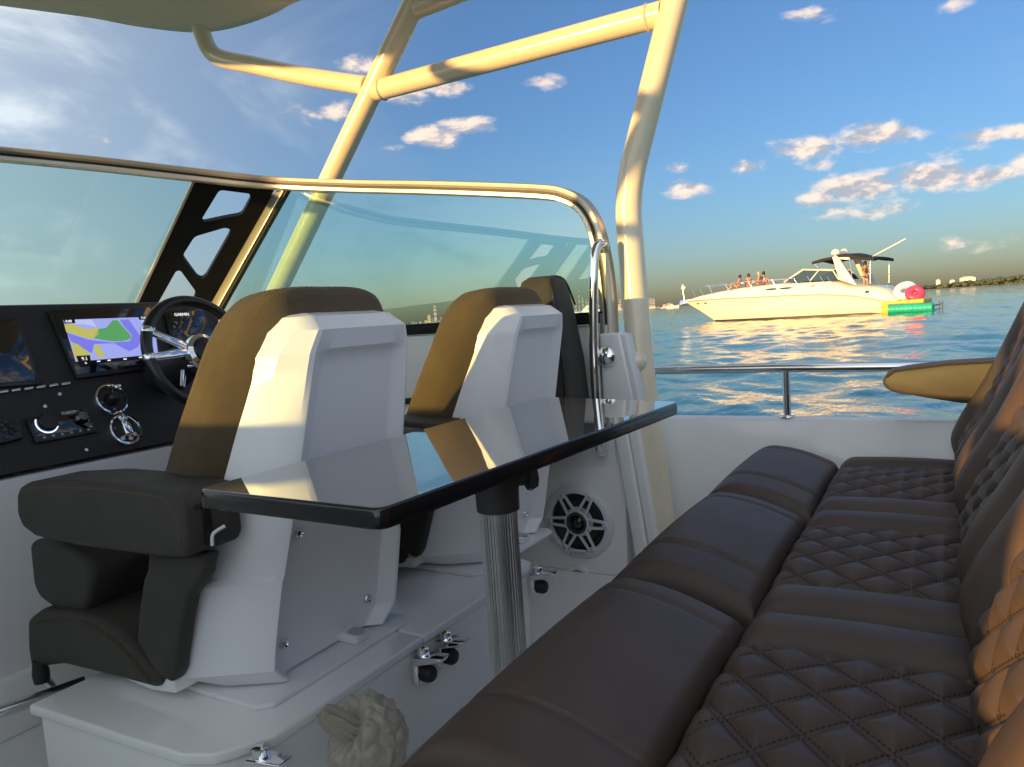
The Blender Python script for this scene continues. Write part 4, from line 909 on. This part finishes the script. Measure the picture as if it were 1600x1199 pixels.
def Bm(x): return 2.1 if x < xm else 2.1*max(.03, 1-((x-xm)/(xb-xm))**2.3)
rings = []
for x in list(np.linspace(xs0, xm, 14))+list(np.linspace(xm, xb-.02, 26))[1:]:
    zs_ = np.interp(x, shx, shz); zt2 = max(np.interp(x, tpx, tpz), zs_+.02); zk = -.45 if x < stx[0]-.6 else max(-.45, np.interp(x, stx, stz)-(0 if x >= stx[0] else .45*(stx[0]-x)/.6))
    zk = min(zk, zs_-.03); B = Bm(x); bw = B*(.92 if x < xm else .92-.35*((x-xm)/(xb-xm))); hh_ = zs_-zk
    h = [(0, zk), (bw*.75, zk+.10*hh_), (bw*.93, zk+.30*hh_), (bw+(B-bw)*.45, zk+.62*hh_), (B*.985, zs_-.06), (B*1.02, zs_-.035), (B*1.02, zs_+.03), (B*.97, zs_+.05), (B*.90, zs_+.55*(zt2-zs_)), (B*.74, zs_+.90*(zt2-zs_)), (B*.4, zt2-.02*(zt2-zs_)), (0, zt2)]
    rings.append([Yw(x, a, b_) for a, b_ in h]+[Yw(x, -a, b_) for a, b_ in h[-2:0:-1]])
yh = loft('hull', rings, M['ywhite'], yt, True, 35)
bmh = bmesh.new(); bmh.from_mesh(yh.data); bmh.transform(Matrix.Translation(yt.location)); BV = BVHTree.FromBMesh(bmh); bmh.free()
def hit(zx, zy):
    d = ray(1040+zx/3.478, 360+zy/3.478); l, n, i, di = BV.ray_cast(Vector(C0), Vector(d)); 
    return (np.array(l), np.array(n)) if l is not None else (None, None)
# boot stripe just above the water on both sides
for s in (1, -1):
    st2 = [(x, (Bm(x)*(.92 if x < xm else .92-.35*((x-xm)/(xb-xm)))*.93+.03)) for x in np.linspace(xs0, stx[0]-.2, 24)]
    loft('boot_stripe', [[Yw(x, s*(b_+.00), -.1), Yw(x, s*(b_+.035), -.1), Yw(x, s*(b_+.035), .12), Yw(x, s*b_, .12)] for x, b_ in st2], M['ydark'], yt)
for zx, zy, rx_, rz in ((180, 399, .16, .055), (220, 396, .16, .055), (575, 321, .42, .07), (652, 315, .42, .075), (800, 304, .2, .04), (1095, 336, .12, .1)):
    p, n = hit(zx, zy)
    if p is None: continue
    a = np.array(yax); u_ = np.cross(n, a); u_ = u_ if u_[2] > 0 else -u_
    loft('porthole', [[p+n*h+a*rx_*k*math.cos(t_)+u_*rz*k*math.sin(t_) for t_ in np.linspace(0, 2*math.pi, 17)[:-1]] for h, k in ((-.03, 1), (.015, 1), (.03, .7))], M['yglass'], yt)
M['rub'] = mat('grey_rub_rail', (.42, .38, .32), .4, var=.05)
for s in (1, -1): tube('rub_rail', [Yw(x, s*Bm(x)*1.025, np.interp(x, shx, shz)-.005) for x in np.linspace(xs0+.05, xb-.15, 40)], .045, M['rub'], yt, 8)
# raked windscreen, dark glass panes with white frame
def yq(pts, d): return [Yw(*(lambda q: (q[0], d, q[1]))(yp(a, b, d))) for a, b in pts]
for s in (1, -1):
    d0, d1 = 1.65*s, 1.35*s
    lowA, topA, topB, lowB = [yp(*q, 1.5) for q in ((650, 282), (742, 214), (905, 218), (948, 268))]
    mid = [yp(*q, 1.5) for q in ((790, 276), (830, 215))]
    for q0, q1, q2, q3 in ((lowA, mid[0], mid[1], topA), (mid[0], lowB, topB, mid[1])):
        b4 = [Yw(q0[0], d0, q0[1]), Yw(q1[0], d0, q1[1]), Yw(q2[0], d1, q2[1]), Yw(q3[0], d1, q3[1])]
        extr('side_window', b4, np.array(ynr)*-.05*s, M['yglass'], yt)
    tube('window_frame', [Yw(lowA[0], d0*1.01, lowA[1]), Yw(topA[0], d1*1.01, topA[1]), Yw(topB[0], d1*1.01, topB[1]), Yw(lowB[0], d0*1.01, lowB[1])], .05, M['ywhite'], yt, 8)
    tube('window_frame', [Yw(mid[0][0], d0*1.01, mid[0][1]), Yw(mid[1][0], d1*1.01, mid[1][1])], .04, M['ywhite'], yt, 8)
extr('front_window', [Yw(lowA[0], -1.62, lowA[1]), Yw(lowA[0], 1.62, lowA[1]), Yw(topA[0], 1.33, topA[1]), Yw(topA[0], -1.33, topA[1])], yax*.05, M['yglass'], yt)
# radar arch: two raked legs and a top beam
for s in (1, -1):
    lg = [yp(*q, 1.9) for q in ((898, 145), (925, 138), (1042, 300), (945, 270))]
    extr('arch_leg', [Yw(x, (1.75 if z > 3 else 2.0)*s, z) for x, z in lg], np.array(ynr)*-.28*s, M['ywhite'], yt, .05, 2)
ax0, az0 = yp(905, 150, 1.7); ax1, az1 = yp(1000, 158, 1.7)
hexa('arch_beam', [Yw(ax0, -1.7, az0-.05), Yw(ax1, -1.7, az1-.05), Yw(ax1, 1.7, az1-.05), Yw(ax0, 1.7, az0-.05)], [Yw(ax0, -1.7, az0+.12), Yw(ax1, -1.7, az1+.12), Yw(ax1, 1.7, az1+.12), Yw(ax0, 1.7, az0+.12)], M['ywhite'], yt, .05)
# canopy
cx_ = [yp(*q, 1.6) for q in ((798, 172), (850, 155), (900, 146), (940, 134), (1000, 131), (1060, 146), (1100, 150), (1136, 152))]
loft('canopy', [[Yw(x, d, z+.10*(1-(d/1.7)**2)+o_) for d, o_ in ((-1.7, -.16), (-1.7, 0), (-.9, 0), (0, 0), (.9, 0), (1.7, 0), (1.7, -.16), (0, -.10))] for x, z in cx_], M['canvas'], yt, True, 40)
for zx in ((800, 172, 830, 205), (1112, 152, 1112, 290), (1000, 150, 1012, 250)):
    a, b_ = yp(zx[0], zx[1], 1.6), yp(zx[2], zx[3], 1.6); tube('canopy_pole', [Yw(a[0], 1.6, a[1]), Yw(b_[0], 1.6, b_[1])], .02, M['steel'], yt, 6); tube('canopy_pole', [Yw(a[0], -1.6, a[1]), Yw(b_[0], -1.6, b_[1])], .02, M['steel'], yt, 6)
for zx, zy, r, d in ((925, 117, .27, .7), (970, 115, .25, -.3)):
    x, z = yp(zx, zy, d); lathe('radar_dome', Yw(x, d, z-.1), (0, 0, 1), [(.08, -.25), (.10, -.08), (r, -.06), (r*1.05, .05), (r*.8, .2), (r*.3, .27), (0, .28)], M['ywhite'], yt, 16, 50)
a, b_ = yp(1125, 142, 1.2), yp(1306, 46, 1.2); c_ = (a[0]*.75+b_[0]*.25, a[1]*.75+b_[1]*.25); tube('antenna', [Yw(a[0], 1.2, a[1]), Yw(c_[0], 1.2, c_[1]), Yw(b_[0], 1.2, b_[1])], [.02, .045, .045], M['ywhite'], yt, 6)
# bow rails with stanchions
for s in (1, -1):
    rp = []
    for zx, zy in ((112, 318), (230, 300), (350, 287), (470, 277), (600, 268), (720, 262)):
        x, z = yp(zx, zy, 1.3); rp.append((x, Bm(min(x, xb-.3))*.9*s+.0, z))
    tube('bow_rail', catmull([np.array(Yw(*p)) for p in rp], 4), .022, M['steel'], yt, 6)
    for i, p in enumerate(rp):
        x2 = p[0]-.35; d2 = Bm(x2)*.88; zz = np.interp(x2, shx, shz)+.5*(np.interp(x2, tpx, tpz)-np.interp(x2, shx, shz))
        tube('stanchion', [Yw(*p), Yw(x2, d2*s, zz)], .018, M['steel'], yt, 6)
    for zx in (790, 860, 900):
        x, z = yp(zx, 262, 1.9); tube('stanchion', [Yw(x+.3, 1.75*s, z+.15), Yw(x-.2, 1.9*s, np.interp(x, shx, shz)+.4)], .016, M['steel'], yt, 6)
ap_ = yp(96, 384, 0); hexa('anchor', [Yw(ap_[0]-.5, -.15, ap_[1]-.15), Yw(ap_[0]+.25, -.25, ap_[1]-.35), Yw(ap_[0]+.25, .25, ap_[1]-.35), Yw(ap_[0]-.5, .15, ap_[1]-.15)], [Yw(ap_[0]-.6, -.12, ap_[1]+.12), Yw(ap_[0]+.2, -.12, ap_[1]+.05), Yw(ap_[0]+.2, .12, ap_[1]+.05), Yw(ap_[0]-.6, .12, ap_[1]+.12)], M['steel'], yt, .03)
tube('anchor_line', [Yw(ap_[0]+.1, 0, ap_[1]-.3), Yw(ap_[0]+1.2, .3, -.2)], .015, M['greyp'], yt, 6)
fx, fz = yp(92, 312, 0); tube('flag_staff', [Yw(fx-.1, 0, fz-1.2), Yw(fx, 0, fz+.25)], .015, M['steel'], yt, 6)
M['flag'] = mat('bow_flag', (.75, .6, .5), .8, var=.1, vscale=3)
extr('flag', [Yw(fx, 0, fz+.22), Yw(fx+.12, .02, fz-.05), Yw(fx-.1, .05, fz-.22), Yw(fx-.28, .02, fz-.0)], np.array(ynr)*.02, M['flag'], yt)
sx_, sz_ = yp(1260, 380, 0); box_ = [Yw(xs0+.1, -1.8, .25), Yw(xs0-1.4, -1.7, .25), Yw(xs0-1.4, 1.7, .25), Yw(xs0+.1, 1.8, .25)]; hexa('swim_platform', box_, [p+np.array([0, 0, .16]) for p in box_], M['ywhite'], yt, .04)
# ------------------------------------------------------------------ people on the yacht
def body(name, pts, edges, rad, m, parent):
    me = bpy.data.meshes.new(name); me.from_pydata([tuple(map(float, p)) for p in pts], edges, [])
    o = link(name, me, m, parent) if parent else link(name, me, m)
    md = o.modifiers.new('skin', 'SKIN'); md.use_smooth_shade = True
    for v, r in zip(me.skin_vertices[0].data, rad): v.radius = (r, r)
    me.skin_vertices[0].data[0].use_root = True
    o.modifiers.new('sub', 'SUBSURF').levels = 1; o.modifiers['sub'].render_levels = 1
    return o
SKIN = mat('person_skin', (.45, .25, .16), .5, var=.08, vscale=8); HAIRS = {'dark': mat('dark_hair', (.02, .014, .01), .6), 'fair': mat('straw_hat', (.55, .42, .26), .7)}  # one even skin tone for all figures
CLO = {'orange': mat('orange_swimwear', (.75, .16, .05), .7), 'coral': mat('coral_swimwear', (.7, .22, .16), .7), 'blue': mat('blue_shorts', (.04, .10, .30), .7), 'white': mat('white_shirt', (.7, .66, .6), .8), 'brown': mat('dark_shirt', (.10, .07, .06), .8)}
def figure(pos, face, pose, clo, hair, lab, lean=0.):
    f = np.array([math.cos(face), math.sin(face), 0]); s = np.array([-f[1], f[0], 0]); u = np.array([0, 0, 1.])
    pos = np.array(pos); e = empty('person', tuple(pos), lab, 'person', None)
    T = lambda a, b, c: pos+f*a+s*b+u*c
    if pose == 'sit': hip, kn, an, toe = (0, .10, .12), (.36, .12, .40), (.50, .12, .06), (.66, .13, .04); hz = .12
    else: hip, kn, an, toe = (0, .10, .90), (.04, .11, .48), (0, .11, .08), (.16, .12, .04); hz = .90
    L = lean
    c = [T(0, 0, hz+.02), T(-.02-L*.25, 0, hz+.26), T(-.02-L*.5, 0, hz+.46), T(-L*.55, 0, hz+.56), T(.03-L*.55, 0, hz+.70), T(.03-L*.55, 0, hz+.80)]
    r = [.13, .115, .12, .055, .085, .07]; ed = [(0, 1), (1, 2), (2, 3), (3, 4), (4, 5)]
    for q in (1, -1):
        i = len(c); c += [T(hip[0], hip[1]*q, hip[2]), T(kn[0], kn[1]*q, kn[2]), T(an[0], an[1]*q, an[2]), T(toe[0], toe[1]*q, toe[2])]; r += [.085, .06, .04, .035]; ed += [(0, i), (i, i+1), (i+1, i+2), (i+2, i+3)]
        i = len(c); c += [T(-L*.5, .19*q, hz+.47), T(.06-L*.3, .25*q, hz+.22), T(.26, .18*q, hz+.22)]; r += [.055, .042, .035]; ed += [(2, i), (i, i+1), (i+1, i+2)]
    body('body', c, ed, r, SKIN, e)
    body('clothing', [c[0], c[1], c[2]], [(0, 1), (1, 2)], [.165, .15, .150], CLO[clo], e)
    if pose != 'sit': body('shorts', [T(0, 0, hz), T(.01, .09, hz-.2), T(.01, -.09, hz-.2)], [(0, 1), (0, 2)], [.155, .11, .11], CLO['blue'], e)
    lathe('hair', c[4]-f*.015+u*.0, (0, 0, 1), [(.06, -.12), (.098, -.05), (.102, .02), (.085, .09), (.04, .13), (0, .14)], HAIRS[hair], e, 14, 60)
    if hair == 'fair': lathe('hat_brim', c[4]+u*.03, (0, 0, 1), [(.09, .01), (.2, -.01), (.2, .0), (.09, .03)], HAIRS[hair], e, 16)
    return e
def ontop(zx, zy, d, dz=0):
    x, z = yp(zx, zy, d); 
    l, n, i, di = BV.ray_cast(Vector(Yw(x, d, 9)), Vector((0, 0, -1))); return np.array(l)+np.array([0, 0, dz])
fa = math.atan2(yax[1], yax[0])
figure(ontop(392, 300, .5), fa+.2, 'sit', 'coral', 'dark', 'foremost person sitting on the yacht bow, dark hair and coral top', .35)
figure(ontop(452, 290, -.2), fa-.9, 'sit', 'orange', 'dark', 'dark-haired person on the yacht bow, second from the front', .1)
figure(ontop(505, 285, .5), fa+.5, 'sit', 'orange', 'fair', 'person in a straw hat and orange on the yacht bow', .1)
figure(ontop(534, 285, .1), fa+2.6, 'sit', 'white', 'dark', 'rearmost person sitting on the yacht bow, in white', .0)
figure(ontop(1086, 290, 1.0, -.25), fa+2.5, 'stand', 'brown', 'dark', 'person standing in the yacht cockpit in a dark shirt', 0)
# ------------------------------------------------------------------ inflatables behind the yacht
inf = empty('inflatable_mat', tuple(Yw(-2, 2.5, 0)), 'teal ribbed roll on a yellow inflatable platform behind the yacht', 'inflatable')
M['yellow'] = mat('yellow_vinyl', (.85, .42, .02), .4, var=.05, vscale=2); M['teal'] = mat('teal_vinyl', (.01, .38, .26), .4, var=.08, vscale=3)
D0 = 2.5
q = [yp(*p, D0) for p in ((1172, 392), (1172, 458), (1208, 460), (1208, 404), (1402, 395), (1402, 370))]
extr('platform', [Yw(x, D0, max(z, -.05)) for x, z in q], -ynr*1.6, M['yellow'], inf, .05, 2)
t0, t1 = yp(1210, 430, D0+.4), yp(1456, 424, D0+.4); rr_ = []; rad_ = (yp(1300, 402, D0+.4)[1]-yp(1300, 456, D0+.4)[1])/2
for i in range(61):
    t_ = i/60; rr_.append(Yw(t0[0]+(t1[0]-t0[0])*t_, D0+.4, rad_*.92))
vs, fs = tubedata(rr_, [rad_*(.75 if i in (0, 60) else (1.0 if i % 6 < 3 else .93)) for i in range(61)], 20); mesh('ribbed_roll', vs, fs, M['teal'], inf, 60)
l0, l1 = yp(1458, 432, D0), yp(1502, 412, D0)
for dz in (0, .25): tube('ladder_rail', [Yw(l0[0], D0-.2, l0[1]+dz), Yw(l1[0], D0-.2, l0[1]+dz+.08)], .02, M['greyp'], inf, 6)
for k in (.55, .95): tube('ladder_rung', [Yw(l0[0]+(l1[0]-l0[0])*k, D0-.2, l0[1]-.15), Yw(l0[0]+(l1[0]-l0[0])*k, D0-.2, l0[1]+.45)], .02, M['greyp'], inf, 6)
pk_ = mat('pink_vinyl', (.75, .05, .13), .4, var=.06, vscale=2); pb_ = mat('pale_blue_vinyl', (.55, .60, .72), .4, var=.08, vscale=2)
rf_ = empty('ring_float', tuple(Yw(xs0-.8, 1.2, .5)), 'pink and pale blue inflatable ring leaning on the yacht stern', 'inflatable')
c1, c2 = yp(1345, 335, 1.0), yp(1300, 330, 1.0)
def torus(name, c, n, R, r, m, parent):
    a, b2, n = basis(n); rg = [[c+(a*math.cos(t_)+b2*math.sin(t_))*(R+r*math.cos(p))+n*r*math.sin(p) for p in np.linspace(0, 2*math.pi, 13)[:-1]] for t_ in np.linspace(0, 2*math.pi, 33)]
    return loft(name, rg, m, parent, False, 60)
torus('pink_tube', Yw(c1[0]-.15, 1.2, c1[1]-.1), ynr*.8+np.array([0, 0, .5])-yax*.3, .30, .22, pk_, rf_); torus('blue_tube', Yw(c2[0], .9, c2[1]), ynr*.8+np.array([0, 0, .6]), .42, .24, pb_, rf_)
# ------------------------------------------------------------------ other boats far off
def far_boat(px, py, Lb, heading, lab, dark=False):
    p = np.array(onz(px, py, 0)); a = np.array([math.cos(heading), math.sin(heading), 0]); n = np.array([-a[1], a[0], 0]); k = Lb/9.
    e = empty('moored_boat', tuple(p), lab, 'boat', 'boats far off on the lagoon'); Q = lambda x, y, z: p+(a*x+n*y)*k+np.array([0, 0, z*k])
    loft('hull', [[Q(x, -b_*.7, -.3), Q(x, b_*.7, -.3), Q(x, b_, zs), Q(x, 0, zs+.25), Q(x, -b_, zs)] for x, b_, zs in ((-4.3, 1.4, 1.0), (0, 1.5, 1.1), (2.5, 1.1, 1.3), (4.6, .08, 1.6))], M['ywhite'], e, True, 30)
    loft('cabin', [[Q(x, -b_, 1.1), Q(x, b_, 1.1), Q(x, b_*.85, zs), Q(x, -b_*.85, zs)] for x, b_, zs in ((-3.0, 1.25, 2.3), (.2, 1.2, 2.4), (1.3, 1.0, 1.35))], M['ywhite'], e)
    for s in (1, -1): extr('window', [Q(-2.7, 1.24*s, 1.65), Q(-.1, 1.2*s, 1.65), Q(-.3, 1.12*s, 2.15), Q(-2.7, 1.15*s, 2.1)], n*.02*k*s, M['yglass'], e)
    hexa('top', [Q(-3.2, -1.2, 3.0), Q(-.2, -1.1, 3.0), Q(-.2, 1.1, 3.0), Q(-3.2, 1.2, 3.0)], [Q(-3.1, -1.1, 3.12), Q(-.3, -1., 3.12), Q(-.3, 1., 3.12), Q(-3.1, 1.1, 3.12)], M['ywhite'], e)
    for x, y in ((-3, 1), (-3, -1), (-.6, .9), (-.6, -.9)): tube('top_post', [Q(x, y, 2.2), Q(x, y, 3.02)], .04*k, M['ywhite'], e, 6)
far_boat(922, 497.5, 10, fa+.3, 'white boat with a dark window band seen through the side window'); far_boat(1051, 481.6, 13, fa+math.pi, 'tiny gold-lit boat on the horizon left of the yacht bow'); far_boat(1036, 482, 6, fa+.9, 'tiniest white boat on the horizon, right of the aft post')
# ------------------------------------------------------------------ skyline across the bay
TC = [mat('tower_'+n, c, .5, var=.12, vscale=.05) for n, c in (('pale', (.46, .42, .40)), ('grey', (.26, .28, .33)), ('cream', (.60, .50, .36)), ('blue', (.20, .25, .32)))]
TG = mat('tower_glazing', (.10, .13, .17), .25, var=.1, vscale=.05)
tw = [(681, 477.5, 5.5, 0, 'tallest slim tower seen through the glass between the two chairs'), (671, 492, 6.5, 2, 'cream round-shouldered tower left of the tallest one between the chairs'), (676, 497, 4, 1, 'short grey block touching the tallest tower between the chairs'), (657, 502, 4, 0, 'pale low block farther left of the cream tower'), (665.5, 500.5, 6, 2, 'cream low block at the foot of the cream tower'),
      (650, 503, 5, 1, 'leftmost grey low block beside the near chair'), (689.6, 495.5, 4.5, 1, 'grey tower right of the tallest, first of a pair'), (696, 494, 4, 1, 'grey tower by the far chair, second of a pair'), (692.5, 501.5, 8, 2, 'wide sunlit cream block below the grey pair'),
      (906, 454, 3.2, 3, 'needle-thin blue tower beside the passenger chair'), (911.5, 465.5, 5, 1, 'grey tower right of the needle-thin blue one'), (900, 469, 6, 3, 'blue tower left of the needle-thin one'), (917, 467.5, 4.5, 3, 'blue tower just left of the grab handle'), (921, 471, 6, 1, 'grey tower partly behind the grab handle'),
      (958, 457, 4, 1, 'slim tall grey tower just right of the window frame'), (963, 469, 5, 3, 'blue tower right of the slim tall grey one'), (970, 467.5, 6, 1, 'broad grey tower left of the aft post'), (975, 469, 5, 3, 'blue tower touching the left edge of the aft post'), (967.5, 476, 4, 2, 'small sunlit cream block below the broad grey tower'), (980, 474, 6, 1, 'grey tower behind the aft post'),
      (1017, 465.5, 5, 1, 'left one of the twin grey towers right of the aft post'), (1021.5, 466.5, 5.5, 1, 'right one of the twin grey towers right of the aft post'), (1012, 476, 7, 3, 'low blue block behind the right edge of the aft post'), (1028, 479, 6, 1, 'low grey block right of the twin towers')]
random.seed(11)
for x, lab in ((644, 'flat low block at the left end of the skyline between the chairs'), (661, 'flat low block under the pale one between the chairs'), (686, 'flat low block at the foot of the tallest tower'), (896, 'flat low block beside the dark passenger chair back'),
               (914, 'flat low block under the grey tower by the grab handle'), (961, 'flat low block at the foot of the slim tall grey tower'), (974, 'flat low block on the water by the aft post'), (1036, 'flat low block at the right end of the skyline')):
    tw.append((x+random.random()*4, 0, random.uniform(5, 9), random.randrange(4), lab))
hor = lambda x: 599.5-103*1.0+0 and (485.824-(x-957)*.068)
for i, (x, yt_, wpx, ci, lab) in enumerate(tw):
    dist = 5200+random.uniform(-700, 900); d = ray(x, hor(x)); d = d/np.hypot(d[0], d[1]); base = np.array([d[0]*dist, d[1]*dist, 0])
    depth = np.dot(base-C0, FW); ppm = F/depth
    hpx = (hor(x)-yt_) if yt_ else random.uniform(2.0, 5.0); h_ = hpx/ppm; w_ = wpx/ppm*.8; tilt = np.array([-d[1], d[0], 0])
    e = empty('skyline_tower', tuple(base), lab, 'building', 'very low skyline buildings' if not yt_ else 'towers on the far skyline')
    def pr_(name, kw, z0, z1, m, taper=1.0, par=e):
        a, b2 = tilt*w_*kw/2, d*np.array([1, 1, 0])*w_*kw/2
        hexa(name, [base-a-b2+_u*z0, base+a-b2+_u*z0, base+a+b2+_u*z0, base-a+b2+_u*z0], [base+taper*(-a-b2)+_u*z1, base+taper*(a-b2)+_u*z1, base+taper*(a+b2)+_u*z1, base+taper*(-a+b2)+_u*z1], m, par)
    pr_('podium', 1.25, 0, h_*.14, TC[(ci+1) % 4]); pr_('tower_shaft', 1.0, h_*.14, h_*.93, TC[ci], .92); pr_('roof_block', .55, h_*.93, h_, TC[ci], .8)
    for k in (.35, .6, .82): pr_('glazing_band', 1.005, h_*k, h_*(k+.07), TG)
# ------------------------------------------------------------------ wooded shore on the right
bmw = bmesh.new(); random.seed(5); ico = bmesh.new(); bmesh.ops.create_icosphere(ico, subdivisions=1, radius=1); IV = [np.array(v.co) for v in ico.verts]; IFc = [[v.index for v in f.verts] for f in ico.faces]; ico.free()
wv, wf = [], []
for i in range(1500):
    x = 1418+random.random()**.9*420; dist = 1350+random.random()*160; d = ray(x, hor(x)); d = d/np.hypot(d[0], d[1]); h_ = (3+6*min(1, (x-1418)/140))*random.uniform(.7, 1.15); r = random.uniform(2.5, 5)
    c = np.array([d[0]*dist, d[1]*dist, random.uniform(.15, 1)*h_+1]); o = len(wv)
    for v in IV: wv.append(c+v*r*np.array([1.2, 1.2, .8])*random.uniform(.75, 1.2))
    wf += [[k+o for k in f] for f in IFc]
fw_ = mesh('far_wood', wv, wf, mat('shore_foliage', (.055, .075, .035), .8, var=.4, vscale=.08), None, 0)
tag(fw_, 'low dark green wood along the far shore at right', 'wood', kind='stuff')
d0_, d1_ = ray(1405, hor(1405)), ray(1850, hor(1850)); d0_ = d0_/np.hypot(d0_[0], d0_[1]); d1_ = d1_/np.hypot(d1_[0], d1_[1])
sp_ = [d0_*1330, d1_*1330, d1_*1600, d0_*1600]; sh = hexa('far_shore', [np.array([p[0], p[1], -1]) for p in sp_], [np.array([p[0]*1.003, p[1]*1.003, 1.5]) for p in sp_], mat('shore_ground', (.12, .11, .07), .9, var=.3, vscale=.05), None); tag(sh, 'low strip of land under the wood at right', 'shore', kind='structure')
for i, (x, w_, h_, lab) in enumerate(((1466, 6, 17, 'narrow white building among the trees on the far shore'), (1488, 7, 15, 'small cream block on the far shore, middle one of three'), (1512, 22, 18, 'widest white building on the far wooded shore'))):
    d = ray(x, hor(x)); d = d/np.hypot(d[0], d[1]); base = np.array([d[0], d[1], 0])*1440; a = np.array([-d[1], d[0], 0])*w_/2; b2 = np.array([d[0], d[1], 0])*5
    e = empty('shore_building', tuple(base), lab, 'building', 'buildings on the wooded shore')
    hexa('wall', [base-a-b2, base+a-b2, base+a+b2, base-a+b2], [p+_u*h_*.85 for p in (base-a-b2, base+a-b2, base+a+b2, base-a+b2)], M['ywhite'], e)
    hexa('roof', [p+_u*h_*.85 for p in (base-a*1.1-b2, base+a*1.1-b2, base+a*1.1+b2, base-a*1.1+b2)], [p+_u*h_ for p in (base-a*.5-b2*.4, base+a*.5-b2*.4, base+a*.5+b2*.4, base-a*.5+b2*.4)], TC[2], e)
